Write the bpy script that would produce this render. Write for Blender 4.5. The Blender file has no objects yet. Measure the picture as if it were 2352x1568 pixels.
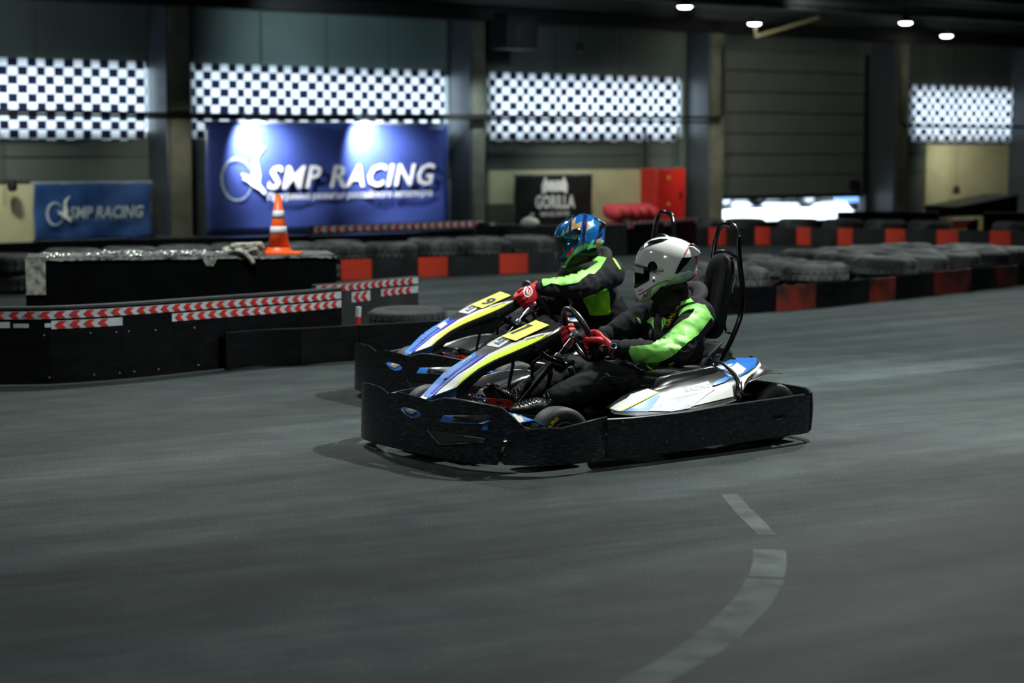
import bpy, bmesh, math, random
from mathutils import Vector as V, Matrix, noise
from mathutils.bvhtree import BVHTree
from mathutils.geometry import delaunay_2d_cdt
random.seed(7)
S=bpy.context.scene; COL=S.collection; PI=math.pi; R=math.radians
# ------------------------------------------------------------------ camera, world, light, exposure
FPX=4600.0; EYE=1.39; PITCH=math.atan((784-340)/FPX)
cd=bpy.data.cameras.new('camera'); cam=bpy.data.objects.new('camera',cd); COL.objects.link(cam); S.camera=cam
cam.location=(0,0,EYE); cam.rotation_euler=(PI/2-PITCH,0,0)
cd.sensor_width=36; cd.lens=FPX/2352*36; cd.clip_end=200
cd.dof.use_dof=True; cd.dof.focus_distance=9.15; cd.dof.aperture_fstop=2.3
S.view_settings.view_transform='Standard'; S.view_settings.look='None'; S.view_settings.gamma=1
S.view_settings.use_curve_mapping=False; S.view_settings.exposure=0.0
w=bpy.data.worlds.new('world'); S.world=w; w.use_nodes=True
w.node_tree.nodes['Background'].inputs[0].default_value=(.55,.7,.85,1); w.node_tree.nodes['Background'].inputs[1].default_value=.03
def spot(loc,target,power,col=(1,.98,.93),size=.12,angle=110,blend=.6,name='lamp_light'):
    l=bpy.data.lights.new(name,'SPOT'); l.energy=power; l.color=col; l.shadow_soft_size=size; l.spot_size=R(angle); l.spot_blend=blend
    o=bpy.data.objects.new(name,l); COL.objects.link(o); o.location=loc
    o.rotation_euler=(V(target)-V(loc)).to_track_quat('-Z','Y').to_euler(); return o
def area(loc,target,power,sx,sy,col=(1,1,1),name='area_light'):
    l=bpy.data.lights.new(name,'AREA'); l.energy=power; l.color=col; l.shape='RECTANGLE'; l.size=sx; l.size_y=sy
    o=bpy.data.objects.new(name,l); COL.objects.link(o); o.location=loc
    o.rotation_euler=(V(target)-V(loc)).to_track_quat('-Z','Y').to_euler(); return o
# the hall's high-bay lamps over the track
spot((1.9,10.5,3.8),(1.3,9.9,0),1080,(.97,1,.97),.06,128)
spot((-2.2,13.5,3.8),(-2.2,13.3,0),720,(.95,1,.96),.15,135)
spot((3.4,14.5,3.8),(3.4,14.3,0),1000,(.95,1,.97),.15,135)
spot((5.0,8.8,3.8),(5.0,8.6,0),330,(.97,1,.97),.15,130)
spot((-3.6,8.0,3.8),(-3.2,8.0,0),170,(.94,1,.96),.15,125)
spot((-.6,4.3,3.8),(-.3,5.2,0),170,(.93,1,1),.15,130)
spot((-1.2,20.0,3.8),(-1.2,20.0,0),620,(.93,1,.97),.2,135)
spot((5.5,21.0,3.8),(5.5,21.0,0),800,(.93,1,.97),.2,135)
spot((2.2,26.0,3.8),(2.2,26.0,0),420,(.93,1,.97),.2,135)
spot((-5.0,23.5,3.8),(-5.0,23.5,0),330,(.93,1,.97),.2,135)
spot((11.5,29.0,3.8),(11.5,29.0,0),500,(.95,1,.92),.2,135)
# ------------------------------------------------------------------ camera geometry helpers: a pixel of the photograph becomes a point on a real plane
C0=V((0,0,EYE)); CF=V((0,math.cos(PITCH),-math.sin(PITCH))); CU=V((0,math.sin(PITCH),math.cos(PITCH))); CR=V((1,0,0))
def ray(px,py): return CF+CR*((px-1176)/FPX)+CU*((784-py)/FPX)
def ground(px,py,z=0.0):
    d=ray(px,py); return C0+d*((z-EYE)/d.z)
def crop(ox,oy,s): return lambda L:[(ox+a/s,oy+b/s) for a,b in L]
cA=crop(880,840,4.523);cB=crop(1360,780,4.3556);cC=crop(860,640,5.227);cD=crop(1160,460,4.9);cE=crop(1400,480,4.1265)
cF=crop(1160,680,5.6);cG=crop(1060,640,11.76);cH=crop(960,720,6.918);cI=crop(1400,800,4.9);cJ=crop(880,860,6.533);cK=crop(700,620,5.6)
class Frame:
    """a thing's own frame: x forward, y left, z up, standing on the ground"""
    def __init__(s,ox,oy,psi):
        p=R(psi); s.o=V((ox,oy,0)); s.x=V((-math.cos(p),-math.sin(p),0)); s.y=V((math.sin(p),-math.cos(p),0)); s.z=V((0,0,1)); s.rot=PI+p
        s.lc=s.loc(C0)
    def loc(s,w): d=V(w)-s.o; return V((d.dot(s.x),d.dot(s.y),d.z))
    def ray(s,px,py): d=ray(px,py); return V((d.dot(s.x),d.dot(s.y),d.z))
    def at(s,px,py,x=None,y=None,z=None):
        d=s.ray(px,py); o=s.lc
        t=(x-o.x)/d.x if x is not None else (y-o.y)/d.y if y is not None else (z-o.z)/d.z
        return o+d*t
K1=Frame(.278,9.397,36); K2=Frame(.10,11.28,35)
# ------------------------------------------------------------------ materials
def lin(h):
    h=h.lstrip('#'); c=[int(h[i:i+2],16)/255 for i in (0,2,4)]
    return tuple(x/12.92 if x<.04045 else ((x+.055)/1.055)**2.4 for x in c)+(1,)
MATS={}
def mat(name,col,rough=.6,metal=0,var=.12,vscale=8,bump=0,bscale=60,coat=0,spec=.5,emis=None,estr=0,sheen=0,stretch=None,col2=None,c2amt=.5,alpha=1,trans=0,bdist=.01):
    if name in MATS: return MATS[name]
    m=bpy.data.materials.new(name); m.use_nodes=True; n=m.node_tree.nodes; L=m.node_tree.links; b=n['Principled BSDF']
    c=lin(col) if isinstance(col,str) else tuple(col)+(1,)
    tc=n.new('ShaderNodeTexCoord'); mp=n.new('ShaderNodeMapping'); L.new(tc.outputs['Object'],mp.inputs[0])
    if stretch: mp.inputs['Scale'].default_value=stretch
    nz=n.new('ShaderNodeTexNoise'); nz.inputs['Scale'].default_value=vscale; nz.inputs['Detail'].default_value=5; L.new(mp.outputs[0],nz.inputs[0])
    rp=n.new('ShaderNodeValToRGB'); L.new(nz.outputs[0],rp.inputs[0])
    a=[max(0,x*(1-var)) for x in c[:3]]+[1]; d=[min(1,x*(1+var)) for x in c[:3]]+[1]
    if col2: d=list(lin(col2)) if isinstance(col2,str) else list(col2)+[1]; a=list(c)
    rp.color_ramp.elements[0].color=a; rp.color_ramp.elements[1].color=d
    rp.color_ramp.elements[0].position=.35 if not col2 else 1-c2amt-.1; rp.color_ramp.elements[1].position=.65 if not col2 else min(1,1-c2amt+.1)
    L.new(rp.outputs[0],b.inputs['Base Color'])
    b.inputs['Roughness'].default_value=rough; b.inputs['Metallic'].default_value=metal; b.inputs['Specular IOR Level'].default_value=spec
    b.inputs['Coat Weight'].default_value=coat; b.inputs['Coat Roughness'].default_value=.08
    b.inputs['Transmission Weight'].default_value=trans; b.inputs['Alpha'].default_value=alpha
    if sheen: b.inputs['Sheen Weight'].default_value=sheen
    if bump:
        n2=n.new('ShaderNodeTexNoise'); n2.inputs['Scale'].default_value=bscale; n2.inputs['Detail'].default_value=4; L.new(mp.outputs[0],n2.inputs[0])
        bp=n.new('ShaderNodeBump'); bp.inputs['Strength'].default_value=bump; bp.inputs['Distance'].default_value=bdist; L.new(n2.outputs[0],bp.inputs['Height']); L.new(bp.outputs[0],b.inputs['Normal'])
    if emis is not None:
        b.inputs['Emission Color'].default_value=lin(emis) if isinstance(emis,str) else tuple(emis)+(1,); b.inputs['Emission Strength'].default_value=estr
    MATS[name]=m; return m
# ------------------------------------------------------------------ mesh building
class MB:
    def __init__(s): s.v=[]; s.f=[]
    def add(s,vs,fs):
        o=len(s.v); s.v+=[V(p) for p in vs]; s.f+=[tuple(i+o for i in f) for f in fs]; return s
    def box(s,c,d,M=None):
        c=V(c); h=[x/2 for x in d]; vs=[]
        for i in (-1,1):
            for j in (-1,1):
                for k in (-1,1):
                    p=V((i*h[0],j*h[1],k*h[2])); vs.append(c+(M@p if M else p))
        return s.add(vs,[(0,1,3,2),(4,6,7,5),(0,4,5,1),(2,3,7,6),(0,2,6,4),(1,5,7,3)])
    def loft(s,rings,closed=False,caps=True,loop=True):
        n=len(rings[0]); vs=[p for r in rings for p in r]; fs=[]; m=len(rings)
        for i in range(m if closed else m-1):
            for j in range(n if loop else n-1):
                a=i*n+j; b=i*n+(j+1)%n; c=((i+1)%m)*n+(j+1)%n; d=((i+1)%m)*n+j; fs.append((a,b,c,d))
        if caps and not closed and loop: fs.append(tuple(range(n))[::-1]); fs.append(tuple((m-1)*n+j for j in range(n)))
        return s.add(vs,fs)
    def tube(s,pts,r,n=10,closed=False,up=None,caps=True,dome=False):
        pts=[V(p) for p in pts]; m=len(pts); rr=[(x,x) if not isinstance(x,(tuple,list)) else x for x in (r if isinstance(r,(list,)) else [r]*m)]
        if dome:
            t0=(pts[0]-pts[1]).normalized(); t1=(pts[-1]-pts[-2]).normalized()
            pre=[];post=[]
            for a in (80,60,35):
                k=math.sin(R(a)); q=math.cos(R(a)); e=(rr[0][0]+rr[0][1])/2
                pre.append((pts[0]+t0*e*k,(rr[0][0]*q,rr[0][1]*q)))
            for a in (35,60,80):
                k=math.sin(R(a)); q=math.cos(R(a)); e=(rr[-1][0]+rr[-1][1])/2
                post.append((pts[-1]+t1*e*k,(rr[-1][0]*q,rr[-1][1]*q)))
            pts=[p for p,_ in pre]+pts+[p for p,_ in post]; rr=[q for _,q in pre]+rr+[q for _,q in post]; m=len(pts)
        rings=[]; last=None
        for i,p in enumerate(pts):
            if closed: t=(pts[(i+1)%m]-pts[i-1])
            else: t=(pts[min(i+1,m-1)]-pts[max(i-1,0)])
            t=t.normalized() if t.length>1e-9 else V((0,0,1))
            if last is None:
                u=V(up) if up else (V((0,0,1)) if abs(t.z)<.9 else V((1,0,0)))
            else: u=V(up) if up else last
            u=(u-t*u.dot(t)); u=u.normalized() if u.length>1e-6 else t.orthogonal().normalized()
            last=u; w_=t.cross(u)
            rings.append([p+w_*math.cos(2*PI*k/n)*rr[i][0]+u*math.sin(2*PI*k/n)*rr[i][1] for k in range(n)])
        return s.loft(rings,closed,caps)
    def lathe(s,prof,o=(0,0,0),ax=(0,0,1),n=24,cap=True,closed=False):
        ax=V(ax).normalized(); u=ax.orthogonal().normalized(); w_=ax.cross(u); o=V(o)
        rings=[[o+ax*h+(u*math.cos(2*PI*k/n)+w_*math.sin(2*PI*k/n))*r for k in range(n)] for r,h in prof]
        return s.loft(rings,closed,cap)
    def prism(s,poly,o,ux,uy,t):
        o=V(o);ux=V(ux);uy=V(uy);nn=ux.cross(uy).normalized()
        a=[o+ux*x+uy*y+nn*t/2 for x,y in poly]; b=[o+ux*x+uy*y-nn*t/2 for x,y in poly]; n=len(poly)
        return s.add(a+b,[tuple(range(n)),tuple(range(2*n-1,n-1,-1))]+[(i,i+n,(i+1)%n+n,(i+1)%n) for i in range(n)])
    def move(s,M): s.v=[M@p for p in s.v]; return s
    def mesh(s,name,smooth=True,ang=38):
        me=bpy.data.meshes.new(name); me.from_pydata([tuple(p) for p in s.v],[],s.f); me.validate()
        bm=bmesh.new(); bm.from_mesh(me); bmesh.ops.recalc_face_normals(bm,faces=bm.faces)
        for f in bm.faces: f.smooth=smooth
        if smooth:
            for e in bm.edges:
                if len(e.link_faces)==2 and e.calc_face_angle(0)>R(ang): e.smooth=False
        bm.to_mesh(me); bm.free(); return me
    def bvh(s): return BVHTree.FromPolygons([tuple(p) for p in s.v],s.f)
    def build(s,name,m,parent=None,smooth=True,bevel=0,solid=0,sub=0,ang=38,label=None):
        o=bpy.data.objects.new(name,s.mesh(name,smooth,ang)); COL.objects.link(o)
        if m: o.data.materials.append(m)
        if parent: o.parent=parent
        if solid: md=o.modifiers.new('solid','SOLIDIFY'); md.thickness=solid; md.offset=0
        if bevel: md=o.modifiers.new('bevel','BEVEL'); md.width=bevel; md.segments=2; md.limit_method='ANGLE'
        if sub: md=o.modifiers.new('sub','SUBSURF'); md.levels=sub; md.render_levels=sub
        if label: o['label']=label
        return o
def tag(o,label=None,cat=None,group=None,kind=None):
    if label: o['label']=label
    if cat: o['category']=cat
    if group: o['group']=group
    if kind: o['kind']=kind
    return o
def empty(name,loc=(0,0,0),rz=0,label=None,cat=None,group=None,kind=None):
    o=bpy.data.objects.new(name,None); COL.objects.link(o); o.location=loc; o.rotation_euler=(0,0,rz); o.empty_display_size=.1
    return tag(o,label,cat,group,kind)
def copy_tree(o,parent=None):
    c=o.copy(); COL.objects.link(c)
    if parent: c.parent=parent
    for ch in list(o.children): copy_tree(ch,c)
    return c
def spline(P,n=8,closed=False):
    P=[V(p) for p in P]; out=[]; m=len(P)
    for i in range(m if closed else m-1):
        p0=P[i-1] if (i>0 or closed) else P[0]; p1=P[i]; p2=P[(i+1)%m]; p3=P[(i+2)%m] if (closed or i+2<m) else P[-1]
        for k in range(n):
            t=k/n; out.append(.5*((2*p1)+(p2-p0)*t+(2*p0-5*p1+4*p2-p3)*t*t+(3*p1-p0-3*p2+p3)*t**3))
    if not closed: out.append(P[-1])
    return out
def smooth2(L,n=4,closed=True): return [(p.x,p.y) for p in spline([V((a,b,0)) for a,b in L],n,closed)]
def inside(x,y,poly):
    c=False; j=len(poly)-1
    for i in range(len(poly)):
        xi,yi=poly[i]; xj,yj=poly[j]
        if (yi>y)!=(yj>y) and x<(xj-xi)*(y-yi)/(yj-yi)+xi: c=not c
        j=i
    return c
def cdt(outline,holes,step):
    """fill a 2-D outline with a fine triangle net; returns points and faces"""
    def dense(L):
        out=[]
        for i in range(len(L)):
            a=V(L[i]).to_2d() if len(L[i])>2 else V(L[i]); b=V(L[(i+1)%len(L)]); k=max(1,int((b-a).length/step/1.01))
            for q in range(k): out.append(a+(b-a)*q/k)
        return out
    loops=[dense(outline)]+[dense(h) for h in holes]; pts=[];ed=[]
    for L in loops:
        o=len(pts); pts+=L; ed+=[(o+i,o+(i+1)%len(L)) for i in range(len(L))]
    xs=[p.x for p in loops[0]]; ys=[p.y for p in loops[0]]; ol=[(p.x,p.y) for p in loops[0]]; hl=[[(p.x,p.y) for p in L] for L in loops[1:]]
    y=min(ys)+step/2; r=0
    while y<max(ys):
        x=min(xs)+step/2+(step/2 if r%2 else 0)
        while x<max(xs):
            if inside(x,y,ol) and not any(inside(x,y,h) for h in hl):
                q=V((x,y))
                if min((q-p).length_squared for p in pts[:len(ed)])>(step*.45)**2: pts.append(q)
            x+=step
        y+=step*.87; r+=1
    vs,_,fs,*_=delaunay_2d_cdt(pts,ed,[],0,1e-5)
    out=[]
    for f in fs:
        cx=sum(vs[i].x for i in f)/len(f); cy=sum(vs[i].y for i in f)/len(f)
        if inside(cx,cy,ol) and not any(inside(cx,cy,h) for h in hl): out.append(tuple(f))
    return vs,out
def onto(bvh,fr,px,py,off=.0015,near=.25):
    d=fr.ray(px,py).normalized(); h,n,_,_=bvh.ray_cast(fr.lc,d)
    if h is None:
        # just outside the outline: take the closest point of the surface to the line of sight
        best=None; q,_,_,_=bvh.find_nearest(fr.lc+d*9.3)
        for t in [x*.02+8.2 for x in range(180)]:
            p=fr.lc+d*t; q,nn,_,ds=bvh.find_nearest(p,.6)
            if q and (best is None or ds<best[0]): best=(ds,q,nn)
        if best is None: return fr.lc+d*9.3
        h,n=best[1],best[2]
    if n.dot(d)>0: n=-n
    return h+n*off
def skirted(mb,th):
    """turn a laid-on sheet into a piece with an edge of its own thickness"""
    nr=[V((0,0,0)) for _ in mb.v]; ed={}
    for f in mb.f:
        a,b,c=mb.v[f[0]],mb.v[f[1]],mb.v[f[2]]; n=(b-a).cross(c-a)
        for i in f: nr[i]+=n
        for i in range(len(f)):
            e=(f[i],f[(i+1)%len(f)]); k=tuple(sorted(e)); ed.setdefault(k,[]).append(e)
    for es in ed.values():
        if len(es)==1:
            i,j=es[0]; a,b=mb.v[i].copy(),mb.v[j].copy(); na=nr[i].normalized()*th; nb=nr[j].normalized()*th
            mb.add([a,b,b-nb*s_sign(nr[j],mb),a-na*s_sign(nr[i],mb)],[(0,1,2,3)])
    return mb
SGN=[1]
def s_sign(n,mb): return SGN[0]
def decal(name,outline,bvh,fr,m,parent,off=.0015,step=5,thick=.0007,holes=[],label=None,sm=True):
    """a printed or sewn-on piece laid onto a real surface"""
    vs,fs=cdt(outline,holes,step); mb=MB(); mb.add([onto(bvh,fr,p.x,p.y,off) for p in vs],fs)
    f=fs[0]; n=(mb.v[f[1]]-mb.v[f[0]]).cross(mb.v[f[2]]-mb.v[f[0]]); SGN[0]=1 if n.dot(fr.ray(*outline[0]))<0 else -1
    skirted(mb,max(thick,off*.9)); return mb.build(name,m,parent,smooth=sm,ang=60,label=label)
def text2d(txt,size=1,shear=0,bold=0,spacing=1):
    cu=bpy.data.curves.new('t','FONT'); cu.body=txt; cu.size=size; cu.shear=shear; cu.offset=bold; cu.space_character=spacing; cu.resolution_u=2
    o=bpy.data.objects.new('t',cu); COL.objects.link(o); dg=bpy.context.evaluated_depsgraph_get(); me=bpy.data.meshes.new_from_object(o.evaluated_get(dg))
    vs=[(v.co.x,v.co.y) for v in me.vertices]; fs=[tuple(p.vertices) for p in me.polygons]
    bpy.data.objects.remove(o); bpy.data.curves.remove(cu); bpy.data.meshes.remove(me)
    x0=min(v[0] for v in vs);x1=max(v[0] for v in vs);y0=min(v[1] for v in vs);y1=max(v[1] for v in vs)
    return [((x-x0)/(x1-x0),(y-y0)/(y1-y0)) for x,y in vs],fs
def text_flat(name,txt,o,ux,uy,m,parent,shear=0,bold=0,spacing=1,lift=.004):
    """lettering stretched over the box o, o+ux, o+uy"""
    vs,fs=text2d(txt,1,shear,bold,spacing); o=V(o);ux=V(ux);uy=V(uy); nn=ux.cross(uy).normalized()*lift; mb=MB()
    mb.add([o+ux*a+uy*b+nn for a,b in vs],fs); return mb.build(name,m,parent,smooth=False,solid=.002)
def text_onto(name,txt,bvh,fr,p0,pr,pu,m,parent,shear=0,bold=0,off=.003,spacing=1):
    """lettering over the pixel box p0 (lower left), pr (lower right), pu (upper left), laid on a surface"""
    vs,fs=text2d(txt,1,shear,bold,spacing); mb=MB()
    mb.add([onto(bvh,fr,p0[0]+(pr[0]-p0[0])*a+(pu[0]-p0[0])*b,p0[1]+(pr[1]-p0[1])*a+(pu[1]-p0[1])*b,off) for a,b in vs],fs)
    return mb.build(name,m,parent,smooth=False,solid=.0006)
# ------------------------------------------------------------------ the hall
W0=ground(0,568.8); W1=ground(1640,515); WU=(W1-W0); WU.z=0; WU.normalize(); WN=V((WU.y,-WU.x,0))
if WN.y>0: WN=-WN
UZ=V((0,0,1))
def wp(px,py,off=0):
    d=ray(px,py); t=(off-(C0-W0).dot(WN))/d.dot(WN); return C0+d*t
def uof(px,off=0): return (wp(px,400,off)-W0).dot(WU)
def vof(px,py,off=0): return wp(px,py,off).z
def WP(u,off,v): return W0+WU*u+WN*off+UZ*v
MW=Matrix((WU,-WN,UZ)).transposed()
def wbox(mb,u0,u1,o0,o1,v0,v1): return mb.box(WP((u0+u1)/2,(o0+o1)/2,(v0+v1)/2),(u1-u0,abs(o1-o0),v1-v0),MW)
# floor material: dark asphalt, speckled, with rubber streaks along the racing line
def floor_mat():
    m=bpy.data.materials.new('asphalt'); m.use_nodes=True; n=m.node_tree.nodes; L=m.node_tree.links; b=n['Principled BSDF']
    tc=n.new('ShaderNodeTexCoord')
    def noise_(scale,sc=(1,1,1),rz=0,det=4,dist=0):
        mp=n.new('ShaderNodeMapping'); mp.inputs['Scale'].default_value=sc; mp.inputs['Rotation'].default_value=(0,0,rz); 
        r0=n.new('ShaderNodeMapping'); r0.inputs['Rotation'].default_value=(0,0,rz); L.new(tc.outputs['Object'],r0.inputs[0]); mp.inputs['Rotation'].default_value=(0,0,0); L.new(r0.outputs[0],mp.inputs[0])
        z=n.new('ShaderNodeTexNoise'); z.inputs['Scale'].default_value=scale; z.inputs['Detail'].default_value=det; z.inputs['Distortion'].default_value=dist; L.new(mp.outputs[0],z.inputs[0]); return z.outputs[0]
    def ramp(i,a,c,p0=.35,p1=.65):
        r=n.new('ShaderNodeValToRGB'); r.color_ramp.elements[0].color=a; r.color_ramp.elements[1].color=c; r.color_ramp.elements[0].position=p0; r.color_ramp.elements[1].position=p1; L.new(i,r.inputs[0]); return r.outputs[0]
    def mul(a,c,f=1,mode='MULTIPLY'):
        x=n.new('ShaderNodeMix'); x.data_type='RGBA'; x.blend_type=mode; x.inputs[0].default_value=f; L.new(a,x.inputs[6]); L.new(c,x.inputs[7]); return x.outputs[2]
    base=ramp(noise_(.35,det=6),lin('#2b3131'),lin('#373e3e'),.3,.7)
    st=ramp(noise_(1.0,(.22,3.2,1),R(-38),5,.3),(.84,.84,.84,1),(1.18,1.18,1.18,1),.36,.68)
    st2=ramp(noise_(2.2,(.1,7,1),R(-24),4,.2),(.92,.92,.92,1),(1.12,1.12,1.12,1),.4,.65)
    sp=mul(ramp(noise_(150,det=3),(.5,.51,.53,1),(1.7,1.68,1.64,1),.36,.68),ramp(noise_(55,det=2),(1,1,1,1),(3.2,3.1,2.8,1),.70,.76))
    mt=ramp(noise_(4,det=6),(.85,.87,.88,1),(1.12,1.12,1.1,1),.35,.65)
    st3=ramp(noise_(.7,(.10,1.5,1),R(-42),6,.4),(1,1,1,1),(1.8,1.8,1.8,1),.48,.68)
    c=mul(mul(mul(mul(mul(base,st),st2),sp),mt),st3); L.new(c,b.inputs['Base Color'])
    rr=n.new('ShaderNodeMapRange'); rr.inputs[3].default_value=.55; rr.inputs[4].default_value=.78; b.inputs['Specular IOR Level'].default_value=.06; L.new(noise_(.8,(.3,2,1),R(-38)),rr.inputs[0]); L.new(rr.outputs[0],b.inputs['Roughness'])
    bp=n.new('ShaderNodeBump'); bp.inputs['Strength'].default_value=.35; bp.inputs['Distance'].default_value=.004; L.new(noise_(260,det=3),bp.inputs['Height']); L.new(bp.outputs[0],b.inputs['Normal'])
    return m
ASPH=floor_mat()
fl=MB(); fl.box((8,25,-.1),(90,96,.2)); floor=fl.build('floor',ASPH,smooth=False); tag(floor,kind='structure')
# worn pale line painted across the track
paint=mat('worn_paint','#59625f',.7,spec=.06,alpha=.9,var=.3,vscale=6,bump=.1,bscale=120)
def pline(name,cl,wd,z=.001,m=paint):
    P=spline([ground(a,b) for a,b in cl],6); mb=MB(); rows=[]
    for i,p in enumerate(P):
        t=(P[min(i+1,len(P)-1)]-P[max(i-1,0)]).normalized(); nn=V((t.y,-t.x,0)); ww=wd*(1+.12*noise.noise(p*3))/2
        rows.append([p+nn*ww+UZ*z,p-nn*ww+UZ*z])
    mb.loft(rows,caps=False,loop=False); return mb.build(name,m,floor,smooth=False)
pline('painted_line',[(1675,1135),(1705,1170),(1740,1205),(1762,1228)],.072)
pline('painted_line',[(1767,1262),(1768,1290),(1760,1325)],.11)
pline('painted_line',[(1758,1330),(1738,1368),(1700,1412),(1640,1465),(1560,1520),(1450,1580)],.125,m=mat('worn_paint_faint','#59625f',.7,spec=.06,alpha=.75,var=.3,vscale=6,bump=.1,bscale=120))
M_panel=mat('wall_panel','#4a5552',.75,var=.08,vscale=1.2); M_panel_lit=mat('wall_panel_light','#5e7272',.75,var=.08,vscale=1.2)  # second panel tone has the light on the long bay put into it
M_cream=mat('cream_wall','#b9b994',.8,var=.08,vscale=2.5,bump=.1,bscale=20); M_conc=mat('concrete','#54564a',.85,var=.35,vscale=2,bump=.3,bscale=18)
M_side_lit=mat('column_side','#3b434a',.45,metal=.1,var=.12,vscale=2); M_dark=mat('dark_metal','#15181a',.5,metal=.3); M_roof=mat('roof_deck','#0d0f10',.8)
M_black=mat('black_plastic_sheet','#0c0d0f',.42,var=.4,vscale=5,bump=.15,bscale=12,spec=.35)
uL,uR=-22.0,uof(2700)+4; uA,uB=uof(1642),uof(1990)
VT=4.15; wins=[(-420,352),(437,1031),(1116,1563),(2083,2344)]
wu=[(uof(a),uof(b)) for a,b in wins]; V0,V1=1.60,2.58
wb=MB(); 
wbox(wb,uL,uA,-.2,0,0,V0); wbox(wb,uB,uR,-.2,0,0,V0); wbox(wb,uA,uB,-.2,0,3.15,VT)
edges=[uL]+[x for p in wu for x in p]+[uR]
wbox(wb,uL,wu[0][0],-.2,0,V0,V1)
wbox(wb,wu[0][1],wu[1][0],-.2,0,V0,V1);wbox(wb,wu[1][1],wu[2][0],-.2,0,V0,V1);wbox(wb,wu[2][1],uA,-.2,0,V0,3.15);wbox(wb,uB,wu[3][0],-.2,0,V0,3.15);wbox(wb,wu[3][1],uR,-.2,0,V0,V1)
wbox(wb,uL,wu[2][1],-.2,0,V1,VT);wbox(wb,wu[2][1],uA,-.2,0,3.15,VT);wbox(wb,uB,wu[3][0],-.2,0,3.15,VT);wbox(wb,wu[3][0],uR,-.2,0,V1,VT)
wall=wb.build('wall_back',M_panel,smooth=False); tag(wall,kind='structure')
# joints of the sandwich panels, child slabs on the wall
def wpart(name,u0,u1,o0,o1,v0,v1,m,parent=wall,bev=0):
    mb=MB(); wbox(mb,u0,u1,o0,o1,v0,v1); return mb.build(name,m,parent,smooth=False,bevel=bev)
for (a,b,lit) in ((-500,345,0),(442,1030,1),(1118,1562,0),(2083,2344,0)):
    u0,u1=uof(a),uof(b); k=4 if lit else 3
    for i in range(k): wpart('panel',u0+(u1-u0)*i/k+.015,u0+(u1-u0)*(i+1)/k-.015,0,.03,V1+.05,3.45,M_panel_lit if lit else M_panel)
    wpart('panel',u0,u1,0,.03,1.27,V0-.04,M_panel); wpart('panel',u0,u1,0,.03,.93,1.24,M_panel)
for a,b,t in ((-500,345,.88),(1118,1562,1.02)):
    wpart('plinth',uof(a),uof(b),0,.08,0,t,M_cream)
wpart('plinth',uof(442),uof(1030),0,.08,0,.9,M_panel)
wpart('plinth',uof(2120),uof(2330),0,.08,0,1.45,M_cream)
ce=MB(); wbox(ce,uL,uR,-.2,34.2,VT,VT+.2); tag(ce.build('ceiling',M_roof,smooth=False),kind='structure')
for nm,c,d in (('wall_left',WP(uL,16.9,VT/2),(.2,34,VT)),('wall_right',WP(uR,16.9,VT/2),(.2,34,VT)),('wall_front',WP((uL+uR)/2,34,VT/2),(uR-uL,.2,VT))):
    mb=MB(); mb.box(c,d,MW); tag(mb.build(nm,M_panel,smooth=False),kind='structure')
# trims along the top of the wall and roof beams
for i,(off,v0,v1,th) in enumerate(((.7,3.42,3.62,.16),(2.6,3.72,3.9,.2),(5.4,3.75,3.95,.2),(9.5,3.8,4.0,.2))):
    mb=MB(); wbox(mb,uL,uR,off,off+th,v0,v1); wbox(mb,uL,uR,off-.05,off+th+.05,v0,v0+.02); tag(mb.build('trim_%d'%(i+1),mat('beam_grey','#4a525a',.5,metal=.3) if i else M_dark,smooth=False),kind='structure')
# columns
for i,(pxl,pxr) in enumerate(((390,441),(1084,1115),(1630,1662),(2056,2084),(2366,2394))):
    u0,u1=uof(pxl,.62),uof(pxr,.62); t=empty('column',WP((u0+u1)/2,.3,0),0,['concrete column with bluish side between the two blue banners','concrete column right of the large blue banner','column with a pale blue side beside the roller door','narrow dark column right of the roller door','column at the far right edge'][i],'column')
    for nm,a,b,o0,o1,m in (('shaft',u0+.03,u1,.0,.62,M_conc),('side_plate',u0-.02,u0+.03,.05,.6,M_side_lit)):  # bluish light on the left face is put into this slab's colour
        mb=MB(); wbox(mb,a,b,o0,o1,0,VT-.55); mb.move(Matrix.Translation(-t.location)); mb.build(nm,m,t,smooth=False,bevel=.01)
    mb=MB(); wbox(mb,u0-.05,u1+.03,.0,.66,0,.12); mb.move(Matrix.Translation(-t.location)); mb.build('base',M_conc,t,smooth=False)
# windows with backlit daylight and the chequered cloths hung over them
M_day=mat('daylight_pane','#ffffff',.5,emis=(.72,.87,1.0),estr=3.4)
def cheq_mat():
    m=bpy.data.materials.new('chequered_cloth'); m.use_nodes=True; n=m.node_tree.nodes; L=m.node_tree.links; n.remove(n['Principled BSDF'])
    tc=n.new('ShaderNodeTexCoord'); mp=n.new('ShaderNodeMapping'); mp.inputs['Scale'].default_value=(1/.141,0,1/.125); mp.inputs['Location'].default_value=(.02,.5,.03); L.new(tc.outputs['Object'],mp.inputs[0])
    ck=n.new('ShaderNodeTexChecker'); ck.inputs['Scale'].default_value=1; ck.inputs['Color1'].default_value=(.9,.92,.95,1); ck.inputs['Color2'].default_value=(.012,.013,.03,1); L.new(mp.outputs[0],ck.inputs[0])
    d=n.new('ShaderNodeBsdfDiffuse'); t=n.new('ShaderNodeBsdfTranslucent'); x=n.new('ShaderNodeMixShader'); x.inputs[0].default_value=.6
    L.new(ck.outputs[0],d.inputs[0]); L.new(ck.outputs[0],t.inputs[0]); L.new(d.outputs[0],x.inputs[1]); L.new(t.outputs[0],x.inputs[2]); L.new(x.outputs[0],n['Material Output'].inputs[0]); return m
M_cheq=cheq_mat(); M_frame=mat('window_frame','#8d989a',.5)
cl_lab=['black and white chequered cloth over the leftmost window','longest black and white chequered cloth, above the large blue banner','black and white chequered cloth above the black banner and red door','small chequered cloth over the window at the far right']
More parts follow.
